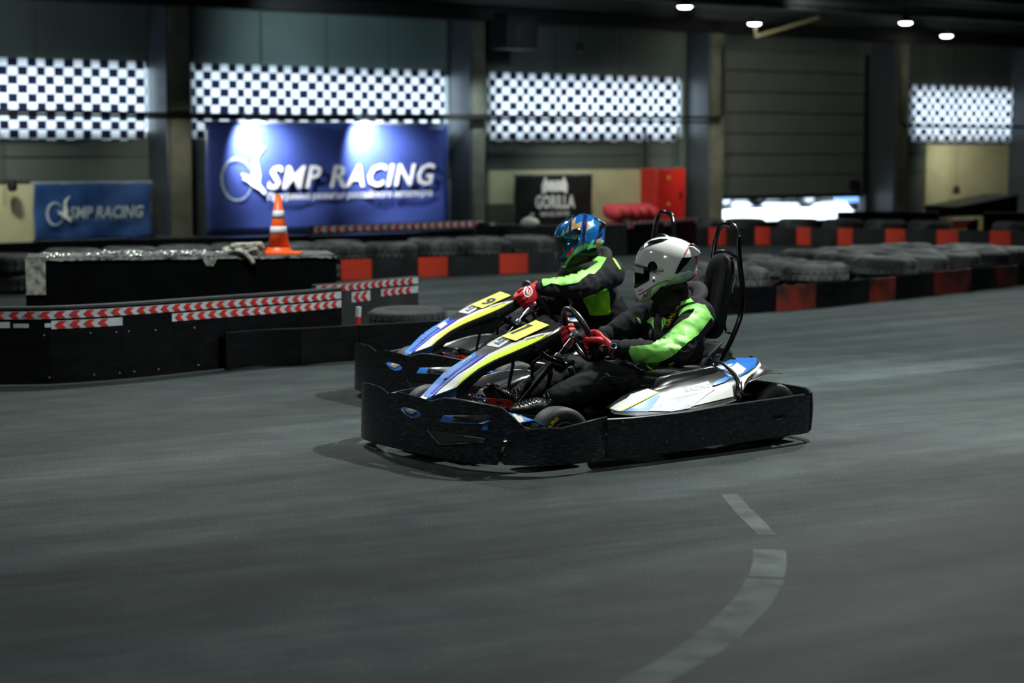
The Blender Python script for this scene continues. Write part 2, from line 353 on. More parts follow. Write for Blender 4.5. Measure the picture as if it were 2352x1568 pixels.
cl_px=[(-420,336,139,308),(439,1018,148,308),(1116,1556,168,320),(2083,2322,203,327)]
for i,(u0,u1) in enumerate(wu):
    wn=empty('window_%d'%(i+1),WP((u0+u1)/2,0,V0),0,kind='structure'); T=Matrix.Translation(-wn.location)
    mb=MB(); wbox(mb,u0,u1,-.14,-.12,V0,V1); mb.move(T); mb.build('pane',M_day,wn,smooth=False)
    mb=MB()
    for a,b,c,d in ((u0-.03,u0+.03,V0,V1),(u1-.03,u1+.03,V0,V1),(u0,u1,V0-.03,V0+.03),(u0,u1,V1-.03,V1+.04)): wbox(mb,a,b,-.12,.03,c,d)
    k=max(2,int((u1-u0)/1.2))
    for q in range(1,k): wbox(mb,u0+(u1-u0)*q/k-.015,u0+(u1-u0)*q/k+.015,-.12,-.09,V0,V1)
    mb.move(T); mb.build('window_frame',M_frame,wn,smooth=False)
    a,b,t,bt=cl_px[i]; c0,c1=uof(a,.1),uof(b,.1); vt=V1+.06; vb=V0-.07
    nx=int((c1-c0)/.07); P=[]
    for r in range(17):
        row=[]
        for q in range(nx+1):
            f=q/nx; h=r/16; sag=.035*abs(math.sin(f*PI*(5+i)))*(1-h) if i!=1 else .02*abs(math.sin(f*PI*7))*(1-h)
            row.append(V(((c1-c0)*(f-.5),-.02*math.sin(f*(c1-c0)*9+i)*(1-.6*h)-.015*math.sin(f*37+h*4),(vt-vb)*h-sag*.9)))
        P.append(row)
    mb=MB(); mb.loft(P,caps=False,loop=False); o=mb.build('chequered_cloth',M_cheq); o.location=WP((c0+c1)/2,.13,vb); o.rotation_euler=MW.to_euler(); tag(o,cl_lab[i],'cloth')
# roller door of horizontal panels, half a metre open on daylight
door=empty('door_1',WP((uA+uB)/2,0,.5),0,kind='structure'); T=Matrix.Translation(-door.location)
M_door=mat('door_panel','#5b635e',.6,var=.07,vscale=1.5)
nP=7; h=(3.2-.5)/nP
for i in range(nP):
    mb=MB(); wbox(mb,uA+.02,uB-.02,-.1,-.04,.5+i*h+.012,.5+(i+1)*h-.012)
    if i%2: wbox(mb,uA+.02,uB-.02,-.04,-.025,.5+i*h+.01,.5+i*h+.05)
    mb.move(T); mb.build('door_panel',M_door,door,smooth=False,bevel=.006)
mb=MB(); wbox(mb,uA,uB,-.09,-.05,.44,.5); wbox(mb,uA,uA+.06,-.1,.04,0,3.2); wbox(mb,uB-.06,uB,-.1,.04,0,3.2); wbox(mb,uA,uB,-.08,-.06,.5,3.2); mb.move(T); mb.build('door_frame',M_dark,door,smooth=False)
mb=MB(); a,b=uof(1953,0),uof(1970,0); wbox(mb,a,b,-.04,.05,vof(1960,437),vof(1960,413)); mb.move(T); mb.build('door_control',M_dark,door,smooth=False,bevel=.01)
# outside, seen through the gap
ob=MB(); wbox(ob,uA-9,uB+16,-22,-.22,-.06,.02); tag(ob.build('trim_outdoor_ground',mat('sunlit_concrete','#c9d2da',.8),smooth=False),kind='structure')
area(WP(uA+5,-5.5,5.5),WP(uA+5,-5.5,0),8000,20,9,(.85,.93,1),'daylight')
def car(pxc,off,label,mc,rz=0):
    p=wp(pxc,480,off); p.z=0; p.z=.02; t=empty('car',p,math.atan2(WU.y,WU.x)+rz,label,'car')
    mb=MB(); prof=[(-2.1,.22),(-2.15,.5),(-2.0,.75),(-1.2,.9),(-.7,1.38),(1.0,1.42),(1.7,.95),(2.1,.85),(2.15,.4),(2.05,.22)]
    mb.prism(prof,(0,0,0),(1,0,0),(0,0,1),1.66); mb.build('car_body',mc,t,bevel=.05)
    for x in (-1.35,1.35):
        for y in (-.8,.8):
            m2=MB(); m2.lathe([(.1,-.09),(.29,-.09),(.32,-.05),(.32,.05),(.29,.09),(.1,.09)],(x,y,.32),(0,1,0),20); w_=m2.build('wheel',mat('car_tyre','#1b1c1e',.8),t)
            m3=MB(); m3.lathe([(.02,-.1),(.18,-.1),(.2,-.09),(.2,.09),(.18,.1),(.02,.1)],(x,y,.32),(0,1,0),16); m3.build('hubcap',mat('hubcap','#aab0b8',.3,metal=.7),w_)
    for y in (-.65,.65):
        m4=MB(); m4.box((2.15,y,.6),(.06,.3,.16)); m4.build('tail_light',mat('tail_red','#c01818',.3),t,bevel=.02)
car(1700,-6.5,'white car seen through the left part of the gap under the roller door',mat('car_white','#dfe6ee',.3,coat=.6))
car(1835,-9.5,'pale car with red lights seen through the middle of the door gap',mat('car_pale','#e8ecf2',.3,coat=.6),.5)
car(2130,-2.2,'blue car at the right end of the gap under the roller door',mat('car_blue','#3d6fc0',.3,coat=.6))
# lamps in view
M_lamp=mat('lamp_glow','#ffffff',.5,emis=(1,.99,.93),estr=14)
for i,(px,py,dep) in enumerate(((1573,15,31),(1733,54,34.5),(2080,52,34.5),(2174,82,38.5))):
    d=ray(px,py); p=C0+d*(dep/d.y); t=empty('ceiling_lamp',p,0,['round high bay lamp highest in the picture, above the chequered cloth','round high bay lamp above the left side of the roller door','round high bay lamp above the right side of the roller door','round high bay lamp above the dark column, lowest of the four'][i],'lamp')
    mb=MB(); mb.lathe([(.01,.14),(.05,.13),(.07,.05),(.13,.03),(.135,0),(.12,-.0)],n=20); mb.build('lamp_housing',M_dark,t)
    mb=MB(); mb.lathe([(.01,-.035),(.08,-.03),(.115,0),(.115,.004)],n=20); mb.build('diffuser',M_lamp,t)
    mb=MB(); mb.tube([(0,0,.12),(0,0,VT-p.z)],.008,6); mb.build('hanger',M_dark,t)
mb=MB(); a=wp(1735,84,2.0); b=wp(1880,40,2.0); mb.tube([a,b],.035,6); mb.tube([a,a+UZ*.35],.03,6); o=mb.build('roof_brace',mat('brace_yellow','#5a5440',.6)); tag(o,'pale diagonal roof brace below the lamp over the roller door','brace')
# cables and pipes
M_cable=mat('black_cable','#08090b',.5)
def run(name,pts,r,label,cat,grp=None):
    mb=MB(); mb.tube(pts,r,8); tag(mb.build(name,M_cable),label,cat,grp)
c1=[wp(x,y,.72) for x,y in ((-60,254),(160,256),(380,262),(700,266),(1030,265),(1300,268),(1655,270))]
c2=[wp(x,y,.74) for x,y in ((-60,262),(160,265),(380,270),(700,273),(1030,272),(1300,277),(1655,281))]
run('cable_pipe',c1+[wp(1662,262,.72),wp(1664,190,.72),wp(1664,104,.72)],.026,'upper black pipe running level across the wall and up beside the roller door','pipe')
run('cable_pipe',c2,.022,'lower black pipe running level across the wall under its twin','pipe')
run('cable_pipe',[wp(2352,292,.7),wp(2200,290,.7),wp(2075,288,.7),wp(2066,275,.7),wp(2065,100,.7)],.026,'black pipe down the dark column and across the far right window','pipe')
run('drop_pipe',[wp(1481,302,.2),wp(1481,340,.2),wp(1480,384,.2)],.028,'short black pipe dropping left of the red cabinet','pipe')
run('drop_pipe',[wp(1557,300,.2),wp(1557,340,.2),wp(1557,380,.2)],.022,'short black pipe dropping to the right edge of the red cabinet','pipe')
for k,(x,y0,y1,lab) in enumerate(((4,308,428,'small black wall lamp hanging on a wire at the far left'),(2197,100,438,'small lamp on a long wire before the far right wall'),(1333,50,112,'small black lamp hanging high above the chequered cloth'))):
    a=wp(x,y0,.35); b=wp(x if k else 28,y1,.35); t=empty('hanging_lamp',b,0,lab,'lamp'); b2=wp(x,y1-6,.35)
    mb=MB(); mb.tube([a-b,b2-b],.007,6); mb.build('wire',M_cable,t)
    mb=MB(); mb.lathe([(.02,.1),(.05,.09),(.07,0),(.065,-.05),(.02,-.06)],(0,0,0),n=14); mb.build('lamp_housing',M_dark,t)
    mb=MB(); mb.lathe([(.01,-.075),(.045,-.07),(.05,-.055)],(0,0,0),n=14); mb.build('bulb',mat('dim_glass','#8d8f80',.3),t)
# loudspeaker box high beside the column
t=empty('loudspeaker',WP(uof(1157,.7),.95,vof(1157,115,.7)),math.atan2(WU.y,WU.x),'large black loudspeaker box mounted high beside the column','speaker')
mb=MB(); mb.box((0,0,.27),(.62,.5,.54)); mb.build('cabinet',M_dark,t,bevel=.02)
mb=MB(); mb.lathe([(.02,.0),(.1,.02),(.2,-.02),(.22,-.03),(.22,0)],(0,-.26,.22),(0,-1,0),24); mb.build('woofer',mat('woofer','#0a0a0a',.7),t)
mb=MB(); mb.box((-.1,.35,.4),(.08,.3,.06)); mb.build('bracket',M_dark,t)
# banners
def banner(px0,py0,px1,py1,off,m,label,name='banner',wave=.02,bot=0,dv0=0,dv1=0):
    u0,u1=uof(px0,off),uof(px1,off); vt=vof(px0,py0,off); vb=vof(px0,py1,off)-bot
    t=empty(name,WP((u0+u1)/2,off,vb),math.atan2(WU.y,WU.x),label,'banner'); Wd=u1-u0; H=vt-vb; P=[]
    for r in range(15):
        P.append([V((Wd*(q/40-.5),wave*(math.sin(q*.9+r*.35)*.5+math.sin(q*.31-r*.6))*(.4+.6*(1-r/14)) ,H*r/14+dv0+(dv1-dv0)*q/40)) for q in range(41)])
    mb=MB(); mb.loft(P,caps=False,loop=False); mb.build('sheet',m,t,solid=.004)
    mb=MB(); mb.tube([(-Wd/2-.03,.02,H+dv0),(Wd/2+.03,.02,H+dv1)],.02,8); mb.build('hanging_rail',M_frame,t)
    return t,Wd,H
M_blue=mat('blue_vinyl','#3a4a8c',.3,var=.1,vscale=2,spec=.5,bump=.25,bscale=3); M_blue2=mat('blue_cloth','#1c457c',.7,var=.15,vscale=3); M_white=mat('print_white','#eef2f2',.6); M_bk=mat('black_banner','#0b0e10',.7)
def bird(t,cx,cz,sx,sz,m,y):
    """a ring with a rising bird, white on blue"""
    ring=MB(); prof=[]
    for k in range(33):
        a=2*PI*k/32; wv=.012+.010*math.cos(a-PI)
        prof.append([V((cx-.26*sx+.27*sx*math.cos(a),y,cz-.05*sz+.4*sz*math.sin(a))),V((cx-.26*sx+(.27*sx-wv*2)*math.cos(a),y,cz-.05*sz+(.4*sz-wv*2.2)*math.sin(a)))])
    ring.loft(prof,caps=False,loop=False); ring.build('emblem_ring',mat('print_pale','#aebfd0',.6),t,solid=.003,smooth=False)
    P=smooth2([(.55,1.0),(.28,.86),(.08,.66),(.04,.35),(.02,.1),(-.1,.02),(-.38,.1),(-.42,.06),(-.28,-.02),(-.4,-.08),(-.2,-.16),(-.1,-.24),(.12,-.38),(.3,-.46),(.5,-.62),(.56,-.5),(.42,-.36),(.32,-.22),(.34,.05),(.28,.3),(.24,.55),(.36,.78)],3)
    vs,fs=cdt([(cx+a*.42*sx,cz+b*.55*sz) for a,b in P],[],.05); mb=MB(); mb.add([(p.x,y-.003,p.y) for p in vs],fs); mb.build('emblem_bird',M_white,t,solid=.003,smooth=False)
tb,Wd,H=banner(472,280,1029,542,.76,M_blue,'large dark blue racing banner with white lettering and two bright light patches','banner',.02,.0,0,.0)
def onb(t,Wd,H,px,py,off,px0,px1,py0,py1):
    return ((px-px0)/(px1-px0)-.5)*Wd,(1-(py-py0)/(py1-py0))*H
def bxy(px,py,off,u0,u1,vb): p=wp(px,py,off); return (p-W0).dot(WU)-(u0+u1)/2,p.z-vb
def letters(t,txt,pl,pr,ptop,off,u0,u1,vb,m,sh,bo,y,name='lettering',sp=1):
    x0,z0=bxy(*pl,off,u0,u1,vb); x1,z1=bxy(*pr,off,u0,u1,vb); _,z2=bxy(pl[0],ptop,off,u0,u1,vb)
    text_flat(name,txt,(x0,y,z0),(x1-x0,0,z1-z0),(0,0,z2-z0),m,t,sh,bo,sp)
u0,u1=uof(472,.76),uof(1029,.76); vb=vof(472,542,.76)
letters(tb,'SMP RACING',(612,435),(997,425),381,.76,u0,u1,vb,M_white,.25,.02,-.03,sp=1.1)
letters(tb,'Программа развития российского автоспорта',(612,464),(990,454),442,.76,u0,u1,vb,M_white,.2,.008,-.03)
cx,cz=bxy(576,405,.76,u0,u1,vb); bird(tb,cx,cz,1.0,.8,M_white,-.03)
tb2,Wd2,H2=banner(76,421,346,555,.3,M_blue2,'smaller blue racing banner hanging low on the left wall','banner',.02)
u0,u1=uof(76,.3),uof(346,.3); vb=vof(76,555,.3)
letters(tb2,'SMP RACING',(157,503),(327,499),474,.3,u0,u1,vb,mat('print_faded','#a9bcc4',.7),.2,.02,-.03)
letters(tb2,'Программа развития российского автоспорта',(157,510),(324,506),506,.3,u0,u1,vb,mat('print_dim','#5f83a6',.7),.2,.006,-.03)
cx,cz=bxy(143,487,.3,u0,u1,vb); bird(tb2,cx,cz,.5,.42,mat('print_faded','#a9bcc4',.7),-.03)
tb3,Wd3,H3=banner(1181,402,1360,530,.3,M_bk,'black banner with a white ape head emblem between column and red cabinet','banner',.012)
u0,u1=uof(1181,.3),uof(1360,.3); vb=vof(1181,530,.3)
letters(tb3,'GORILLA',(1227,480),(1318,478),448,.3,u0,u1,vb,M_white,0,.03,-.025)
letters(tb3,'SERVICE CENTER',(1238,497),(1306,495),487,.3,u0,u1,vb,M_white,0,.015,-.025)
cx,cz=bxy(1272,430,.3,u0,u1,vb); P=[(-.34,-.18),(-.36,.05),(-.3,.2),(-.26,.3),(-.18,.16),(-.05,.2),(0,.14),(.05,.2),(.18,.16),(.26,.3),(.3,.2),(.36,.05),(.34,-.18),(.2,-.1),(0,-.12),(-.2,-.1)]
vs,fs=cdt([(cx+a*.8,cz+b*.62) for a,b in P],[],.05); mb=MB(); mb.add([(p.x,-.025,p.y) for p in vs],fs); mb.build('emblem',M_white,tb3,solid=.003,smooth=False)
# wall washers over the large banner
for px,lab in ((580,'left wall washer lamp over the large blue banner'),(842,'right wall washer lamp over the large blue banner')):
    p=wp(px,268,1.12); t=empty('wall_washer',p,math.atan2(WU.y,WU.x),lab,'lamp')
    mb=MB(); mb.box((0,0,0),(.3,.12,.07)); mb.build('lamp_housing',M_frame,t,bevel=.01); mb=MB(); mb.box((0,.16,.03),(.03,.3,.02)); mb.build('bracket',M_dark,t)
    q=wp(px+6,300,.78); spot(p-UZ*.06,q-UZ*.2,650,(.95,.97,1),.05,105,1)
# red cabinet and red bundle
u0,u1=uof(1489,.3),uof(1557,.3); t=empty('red_cabinet',WP((u0+u1)/2,.3,0),math.atan2(WU.y,WU.x),'tall bright red metal cabinet against the wall by the column','cabinet')
hh=vof(1520,387,.3); mb=MB(); mb.box((0,0,hh/2),(u1-u0,.4,hh)); mb.build('body',mat('cabinet_red','#b5201a',.45,var=.08),t,bevel=.015)
mb=MB(); mb.box((0,-.21,hh/2),((u1-u0)*.9,.03,hh*.92)); dr=mb.build('cabinet_door',mat('cabinet_red','#b5201a',.45),t,bevel=.008)
mb=MB(); mb.box((.2,-.24,hh*.55),(.03,.04,.14)); mb.build('handle',M_dark,dr)
mb=MB(); mb.box((-.08,-.23,hh*.85),(.05,.01,.05)); mb.box((-.08,-.23,hh*.4),(.05,.01,.05)); mb.build('sticker',mat('sticker_yellow','#d0a050',.6),dr)
p=wp(1452,488,.9); t=empty('inflatable_bundle',p,math.atan2(WU.y,WU.x),'crumpled pinkish red bundle lying on the barrier beside the red cabinet','bundle')
mb=MB()
for k in range(5): mb.tube([(-.42+k*.2,-.1,-.02+.02*(k%2)),(-.42+k*.2,.1,.03)],.13,14,dome=True)
mb.build('roll',mat('bundle_red','#c93a44',.6,bump=.5,bscale=9),t); mb=MB(); mb.box((0,0,-.2),(1.0,.3,.12)); mb.build('base',mat('bundle_red','#c93a44',.6),t)
mb=MB()
wbox(mb,uof(1118,.3),uof(1180,.3),.12,.3,0,vof(1150,468,.3)); tag(mb.build('cable_box',mat('grey_box','#4a4d42',.7),smooth=False,bevel=.01),'low grey utility box between the column and the black banner','box')

# unseen spots for the low wall glow, plus fill added for upper walls
for px,pw,u_,zz in ((-20,150,1.5,2.2),(415,40,1.5,1.6),(1400,110,1.6,2.3),(1640,45,1.5,1.5),(2235,85,1.3,1.8),(760,110,2.2,3.2),(1800,200,4.0,2.6),(1335,60,3.0,3.3),(1108,110,1.3,2.4),(60,75,2.6,3.3),(2225,50,2.6,3.3),(1830,90,3.2,3.4)):
    p=wp(px,400,u_); p.z=zz; q=wp(px,400,0); q.z=.5 if px not in (760,1335,60,2225,1830) else 3.0; spot(p,q,pw,(1,.97,.82) if px not in (760,60,1108,1335) else (.82,.97,1),.1,120,1,'bay_lamp')
# ------------------------------------------------------------------ track barriers, tyres, cone
class Path:
    """a line on the ground; pos(s) gives the point, out(s) the side the camera sees"""
    def __init__(s,px,n=8):
        s.p=spline([ground(a,b) for a,b in px],n); s.L=[0]
        for a,b in zip(s.p,s.p[1:]): s.L.append(s.L[-1]+(b-a).length)
        s.len=s.L[-1]
    def pos(s,d):
        d=max(0,min(s.len-1e-6,d)); i=0
        while i<len(s.L)-2 and s.L[i+1]<d: i+=1
        f=(d-s.L[i])/(s.L[i+1]-s.L[i]+1e-9); return s.p[i].lerp(s.p[i+1],f)
    def out(s,d):
        t=s.pos(d+.05)-s.pos(d-.05); nn=V((t.y,-t.x,0)).normalized()
        return nn if nn.dot(C0-s.pos(d))>0 else -nn
    def at_px(s,px):
        best=min((abs((1176+FPX*(q-C0).dot(CR)/(q-C0).dot(CF))-px),k) for k,q in enumerate(s.pos(j*s.len/400) for j in range(401))); return best[1]*s.len/400
    def strip(s,mb,a,b,z0,z1,th,off=0,step=.12,bulge=0,lean=0):
        n=max(1,int((b-a)/step)); rings=[]
        for i in range(n+1):
            d=a+(b-a)*i/n; p=s.pos(d); o=s.out(d); q=bulge*math.sin(PI*i/n)
            rings.append([p+o*(off+q)+UZ*z0,p+o*(off+q+lean)+UZ*z1,p+o*(off+q+lean-th)+UZ*z1,p+o*(off+q-th)+UZ*z0])
        mb.loft(rings); return mb
def local(mb,t): mb.move(Matrix.Translation(-t.location)); return mb
M_sheet=mat('barrier_black','#060709',.42,var=.5,vscale=6,bump=.12,bscale=10,spec=.14,stretch=(1,1,3))
M_sheet2=mat('barrier_grey','#1f2224',.55,var=.35,vscale=5,bump=.15,bscale=14)
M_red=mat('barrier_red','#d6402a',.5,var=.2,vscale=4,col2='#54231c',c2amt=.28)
M_red_shaded=mat('barrier_red_dark','#5c180e',.5,var=.2,vscale=4,col2='#1e0c09',c2amt=.45)  # barrier red with the shade of its unlit side put into the colour
M_tred=mat('tape_red','#a8201c',.45,var=.15,vscale=20); M_twh=mat('tape_white','#a7b1b4',.45,var=.15,vscale=14)
M_screw=mat('screw','#8d9398',.35,metal=.8)
def tape(parent,P,a,b,z0,z1,off,pitch=.088,gaps=(),skip=()):
    mb=MB(); P.strip(mb,a,b,z0,z1,.002,off); local(mb,parent).build('tape',M_twh,parent,smooth=False)
    h=(z1-z0); wd=pitch*.5; tip=h*.55; d=a+.02; mb=MB(); n=0
    while d<b-pitch:
        if not any(g0<d<g1 for g0,g1 in skip):
            pts=[(d,.5),(d+tip,1),(d+tip+wd,1),(d+wd,.5),(d+tip+wd,0),(d+tip,0)]
            vs=[P.pos(x)+P.out(x)*(off+.0035)+UZ*(z0+h*(.04+.92*y)) for x,y in pts]
            mb.add(vs,[(0,1,2,3),(0,3,4,5)]); n+=1
        d+=pitch
    o=local(mb,parent).build('chevron',M_tred,parent,smooth=False); o['kind']='stuff'
# near left barrier, black sheet with two rows of worn red and white chevron tape
PA=Path([(-330,902),(-150,893),(0,888),(120,886),(300,873),(500,852),(640,838),(720,829),(786,820)])
tA=empty('track_barrier',PA.pos(PA.len/2),0,'nearest black curved track barrier at left with two rows of red and white chevron tape','barrier')
cuts=[0]+[PA.at_px(x) for x in (118,282,398,521,690)]+[PA.len]
for a,b in zip(cuts,cuts[1:]):
    mb=MB(); PA.strip(mb,a+.001,b-.001,.012,.455,.02); local(mb,tA).build('panel',M_sheet,tA,ang=50)
mb=MB(); PA.strip(mb,0,PA.len,.452,.466,.09,.006); local(mb,tA).build('top_rail',M_sheet2,tA)
for x,skip in ((0,()),):
    zA=PA.at_px(-200); zB=PA.len
    tape(tA,PA,zA,zB-.01,.395,.441,.004); tape(tA,PA,PA.at_px(120),PA.at_px(284),.335,.383,.004); tape(tA,PA,PA.at_px(396),zB-.01,.335,.383,.004)
    mb=MB(); 
    for k in range(9):
        a=PA.at_px(-150)+k*.09; 
        if k%4!=2: PA.strip(mb,a,a+.05+.02*(k%3),.345,.38-.01*(k%2),.002,.004)
    o=local(mb,tA).build('torn_tape',M_twh,tA,smooth=False); o['kind']='stuff'
for x,z in ((104,.30),(208,.30),(268,.295),(297,.295),(358,.29),(448,.285),(115,.05),(216,.05),(276,.05),(308,.05),(365,.05),(456,.05)):
    d=PA.at_px(x); p=PA.pos(d)+PA.out(d)*.003+UZ*z; mb=MB(); mb.lathe([(.001,.004),(.005,.003),(.007,0)],p,PA.out(d),8); local(mb,tA).build('screw',M_screw,tA)
# second piece behind with its own tape, and a marker post
PB=Path([(722,812),(790,806),(880,793),(962,782)])
tB=empty('track_barrier',PB.pos(PB.len/2),0,'grey barrier end behind the tyre with red and white tape along its top','barrier')
mb=MB(); PB.strip(mb,0,PB.len,0,.47,.03); local(mb,tB).build('panel',M_sheet2,tB,ang=50,bevel=.004)
tape(tB,PB,.02,PB.len-.01,.415,.462,.004); tape(tB,PB,PB.at_px(875),PB.len-.01,.35,.40,.004); tape(tB,PB,PB.at_px(808),PB.at_px(850),.33,.40,.004)
pm=ground(818,826); tp=empty('marker_post',pm,0,'short red and white striped post leaning on the barrier left of the tyre','post')
for k in range(5):
    mb=MB(); mb.tube([(.004*k,0,.03+k*.064),(.004*(k+1),0,.03+(k+1)*.064)],.018,10); mb.build('stripe',M_tred if k%2 else M_twh,tp)
mb=MB(); mb.lathe([(.05,0),(.05,.015),(.02,.03)],n=14); mb.build('base',M_dark,tp)
# low black barrier in front of it, running on behind the karts
PC=Path([(520,853),(600,844),(700,840),(850,830),(1020,819),(1200,808),(1400,797)])
tC=empty('track_barrier',PC.pos(PC.len/2),0,'low black barrier running behind the karts under the loose tyre','barrier')
cuts=[0]+[PC.at_px(x) for x in (690,826,1020,1200)]+[PC.len]
for a,b in zip(cuts,cuts[1:]):
    mb=MB(); PC.strip(mb,a+.001,b-.001,.01,.245,.025); local(mb,tC).build('panel',M_sheet,tC,ang=50,bevel=.004)
# tyres
def tyre_mesh(name,r,wd,rin):
    mb=MB(); h=wd/2; pr=[(rin,-h*.75),(rin+.02,-h*.9),((r+rin)/2,-h),(r-.035,-h*.93),(r-.008,-h*.7),(r,-h*.35),(r,h*.35),(r-.008,h*.7),(r-.035,h*.93),((r+rin)/2,h),(rin+.02,h*.9),(rin,h*.75),(rin-.012,h*.5),(rin-.012,-h*.5)]
    mb.lathe(pr,n=28,closed=False,cap=False); n=28
    mb.add(mb.v[:n]+mb.v[-n:],[(i,(i+1)%n,n+(i+1)%n,n+i) for i in range(n)])
    # tread grooves as raised blocks round the crown
    for k in range(28):
        a=2*PI*k/28
        for s_ in (-1,1): mb.box(V((math.cos(a)*(r+.002),math.sin(a)*(r+.002),s_*h*.35)),(.008,.045,h*.5),Matrix.Rotation(a,3,'Z'))
    return mb.mesh(name)
M_tyre=mat('tyre_rubber','#26282a',.75,var=.3,vscale=7,bump=.2,bscale=40); M_tyred=mat('tyre_dusty','#6b706c',.85,var=.3,vscale=6)
ME_t=tyre_mesh('tyre',.30,.185,.17); ME_t.materials.append(mat('tyre_worn','#4a4f4c',.85,col2='#191b1d',vscale=5,c2amt=.5,bump=.2,bscale=30))
ME_s=tyre_mesh('small_tyre',.262,.15,.14); ME_s.materials.append(M_tyre)
def tyre(me,p,lab,grp=None):
    o=bpy.data.objects.new('tyre',me); COL.objects.link(o); o.location=p; o.rotation_euler=(random.uniform(-.012,.012),random.uniform(-.012,.012),random.uniform(0,6)); tag(o,lab,'tyre',grp); return o
g=ground(935,808); tyre(ME_s,g+UZ*.077,'small black tyre under another behind the low barrier'); tyre(ME_s,g+UZ*.229,'small black tyre lying on top of its twin behind the low barrier')
g=ground(1045,765); tyre(ME_t,g+UZ*.096,'pale dusty tyre lying flat beyond the front kart nose'); g=ground(1150,752); tyre(ME_t,g+UZ*.096,'flat tyre behind the red glove of the far driver')
PLACED=[]
ORD='leftmost second third fourth fifth sixth seventh eighth ninth tenth eleventh twelfth thirteenth fourteenth fifteenth sixteenth'.split()
def tyre_wall(P,a,b,rows,high,grp,where,back=.02,step=.61):
    """car tyres stacked in rows behind a skirt; every tyre is a thing"""
    got=[]; d=a+.3
    while d<b:
        for r in range(rows):
            if d<a+.3+r*.45: continue
            p=P.pos(d+(.3 if r%2 else 0))-P.out(d)*(.33+r*.60+back)
            if any((p-q).length<.607 for q in PLACED): continue
            PLACED.append(p); got.append((r,(p-C0).dot(CR)/(p-C0).dot(CF),p))
        d+=step
    for r in range(rows):
        row=sorted([g for g in got if g[0]==r],key=lambda g:g[1])
        for i,(_,_,p) in enumerate(row):
            o_=(ORD[i]+(' from the left' if i else '')) if i<len(ORD) else 'rightmost'
            for h in range(high):
                tyre(ME_t,p+UZ*(.095+h*.187),'%s %s tyre of the %s row %s'%('upper' if h else 'lower',o_,('front','second','back')[r],where),grp+(', upper' if h else ', lower'))
def skirt(name,P,segs,z1,label,th=.02):
    t=empty(name,P.pos(P.len/2),0,label,'barrier')
    for x0,x1,m in segs:
        a,b=P.at_px(x0),P.at_px(x1); k=max(1,round((b-a)/1.1)) if m in (M_sheet,M_sheet2) else 1
        for i in range(k):
            mb=MB(); P.strip(mb,a+(b-a)*i/k+.004,a+(b-a)*(i+1)/k-.004,.01,z1*random.uniform(.97,1.03),th,bulge=.03,step=.1); local(mb,t).build('panel',m,t,ang=50)
    return t
# middle tyre wall with red squares on its skirt
P3=Path([(-120,686),(0,679),(400,662),(782,646),(1213,628),(1440,620)])
skirt('barrier_skirt',P3,[(782,855,M_red),(855,962,M_sheet2),(962,1030,M_red),(1030,1147,M_sheet2),(1147,1213,M_red),(1213,1340,M_sheet2)],.225,'dark barrier skirt with three red squares beyond the traffic cone')
tyre_wall(P3,P3.at_px(-20),P3.at_px(1320),2,2,'tyres of the wall behind the cone','in the wall behind the cone')
# right hand tyre wall
P4=Path([(1560,736),(1690,722),(1830,714),(2060,690),(2200,674),(2420,650)])
skirt('barrier_skirt',P4,[(1560,1783,M_sheet),(1783,1875,M_red_shaded),(1875,1998,M_sheet),(1998,2058,M_red_shaded),(2058,2145,M_sheet),(2145,2232,M_red_shaded),(2232,2288,M_sheet),(2288,2338,M_red_shaded),(2338,2420,M_sheet)],.225,'black barrier skirt with dark red squares right of the front driver')
tyre_wall(P4,0.1,P4.len,3,2,'tyres of the wall right of the drivers','right of the drivers')
# far barrier with bright red squares
P5=Path([(1600,566),(1770,563),(2000,567),(2200,572),(2440,578)])
reds=[(1627,1668),(1734,1770),(1829,1862),(1923,1958),(2032,2078),(2151,2200),(2272,2321)]; segs=[]; x=1600
for a,b in reds: segs+=[(x,a,M_sheet2),(a,b,M_red)]; x=b
segs.append((x,2430,M_sheet2))
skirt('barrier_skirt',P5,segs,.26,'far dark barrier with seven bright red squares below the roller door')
tyre_wall(P5,0,P5.len,1,2,'tyres behind the far barrier','behind the far red squares')
# grey barrier behind the helmets
P6=Path([(1128,586),(1290,590),(1440,588),(1600,570)])
t6=skirt('track_barrier',P6,[(1128,1290,M_sheet2),(1290,1440,M_sheet2),(1440,1600,M_sheet)],.40,'grey barrier behind the blue helmet with a faded tape rail',.25)
tape(t6,P6,P6.at_px(1440),P6.at_px(1598),.36,.44,.01,.14)
P7=Path([(-120,626),(0,620),(350,608),(715,598),(1112,578)])
t7=skirt('track_barrier',P7,[(-120,715,M_sheet),(715,1112,M_sheet)],.31,'long black barrier at the foot of the blue banners',.2)
mb=MB(); P7.strip(mb,P7.at_px(715),P7.len,.33,.43,.06,.02); local(mb,t7).build('rail',M_dark,t7); tape(t7,P7,P7.at_px(720),P7.len-.02,.345,.42,.024,.14)
g=ground(1118,588); t=empty('rubber_roll',g,0,'upright black rubber roll at the end of the taped rail','roll')
mb=MB(); mb.lathe([(.02,0),(.15,0),(.16,.03),(.16,.4),(.12,.44),(.05,.44)],n=20); mb.build('roll',M_black,t); mb=MB(); mb.lathe([(.165,.18),(.17,.2),(.165,.22)],n=20); mb.build('band',M_dark,t)
g=ground(1217,596); t=empty('white_bag',V((g.x,g.y,.40)),0,'small pale bag lying on the grey barrier below the black banner','bag')
mb=MB(); mb.lathe([(.01,.0),(.1,.01),(.13,.05),(.11,.1),(.05,.13),(.01,.14)],n=16); mb.build('sack',mat('bag_white','#b9b9ac',.8),t,sub=1); mb=MB(); mb.tube([(0,0,.13),(.03,0,.17),(.05,0,.16)],.02,8); mb.build('knot',mat('bag_white','#b9b9ac',.8),t)
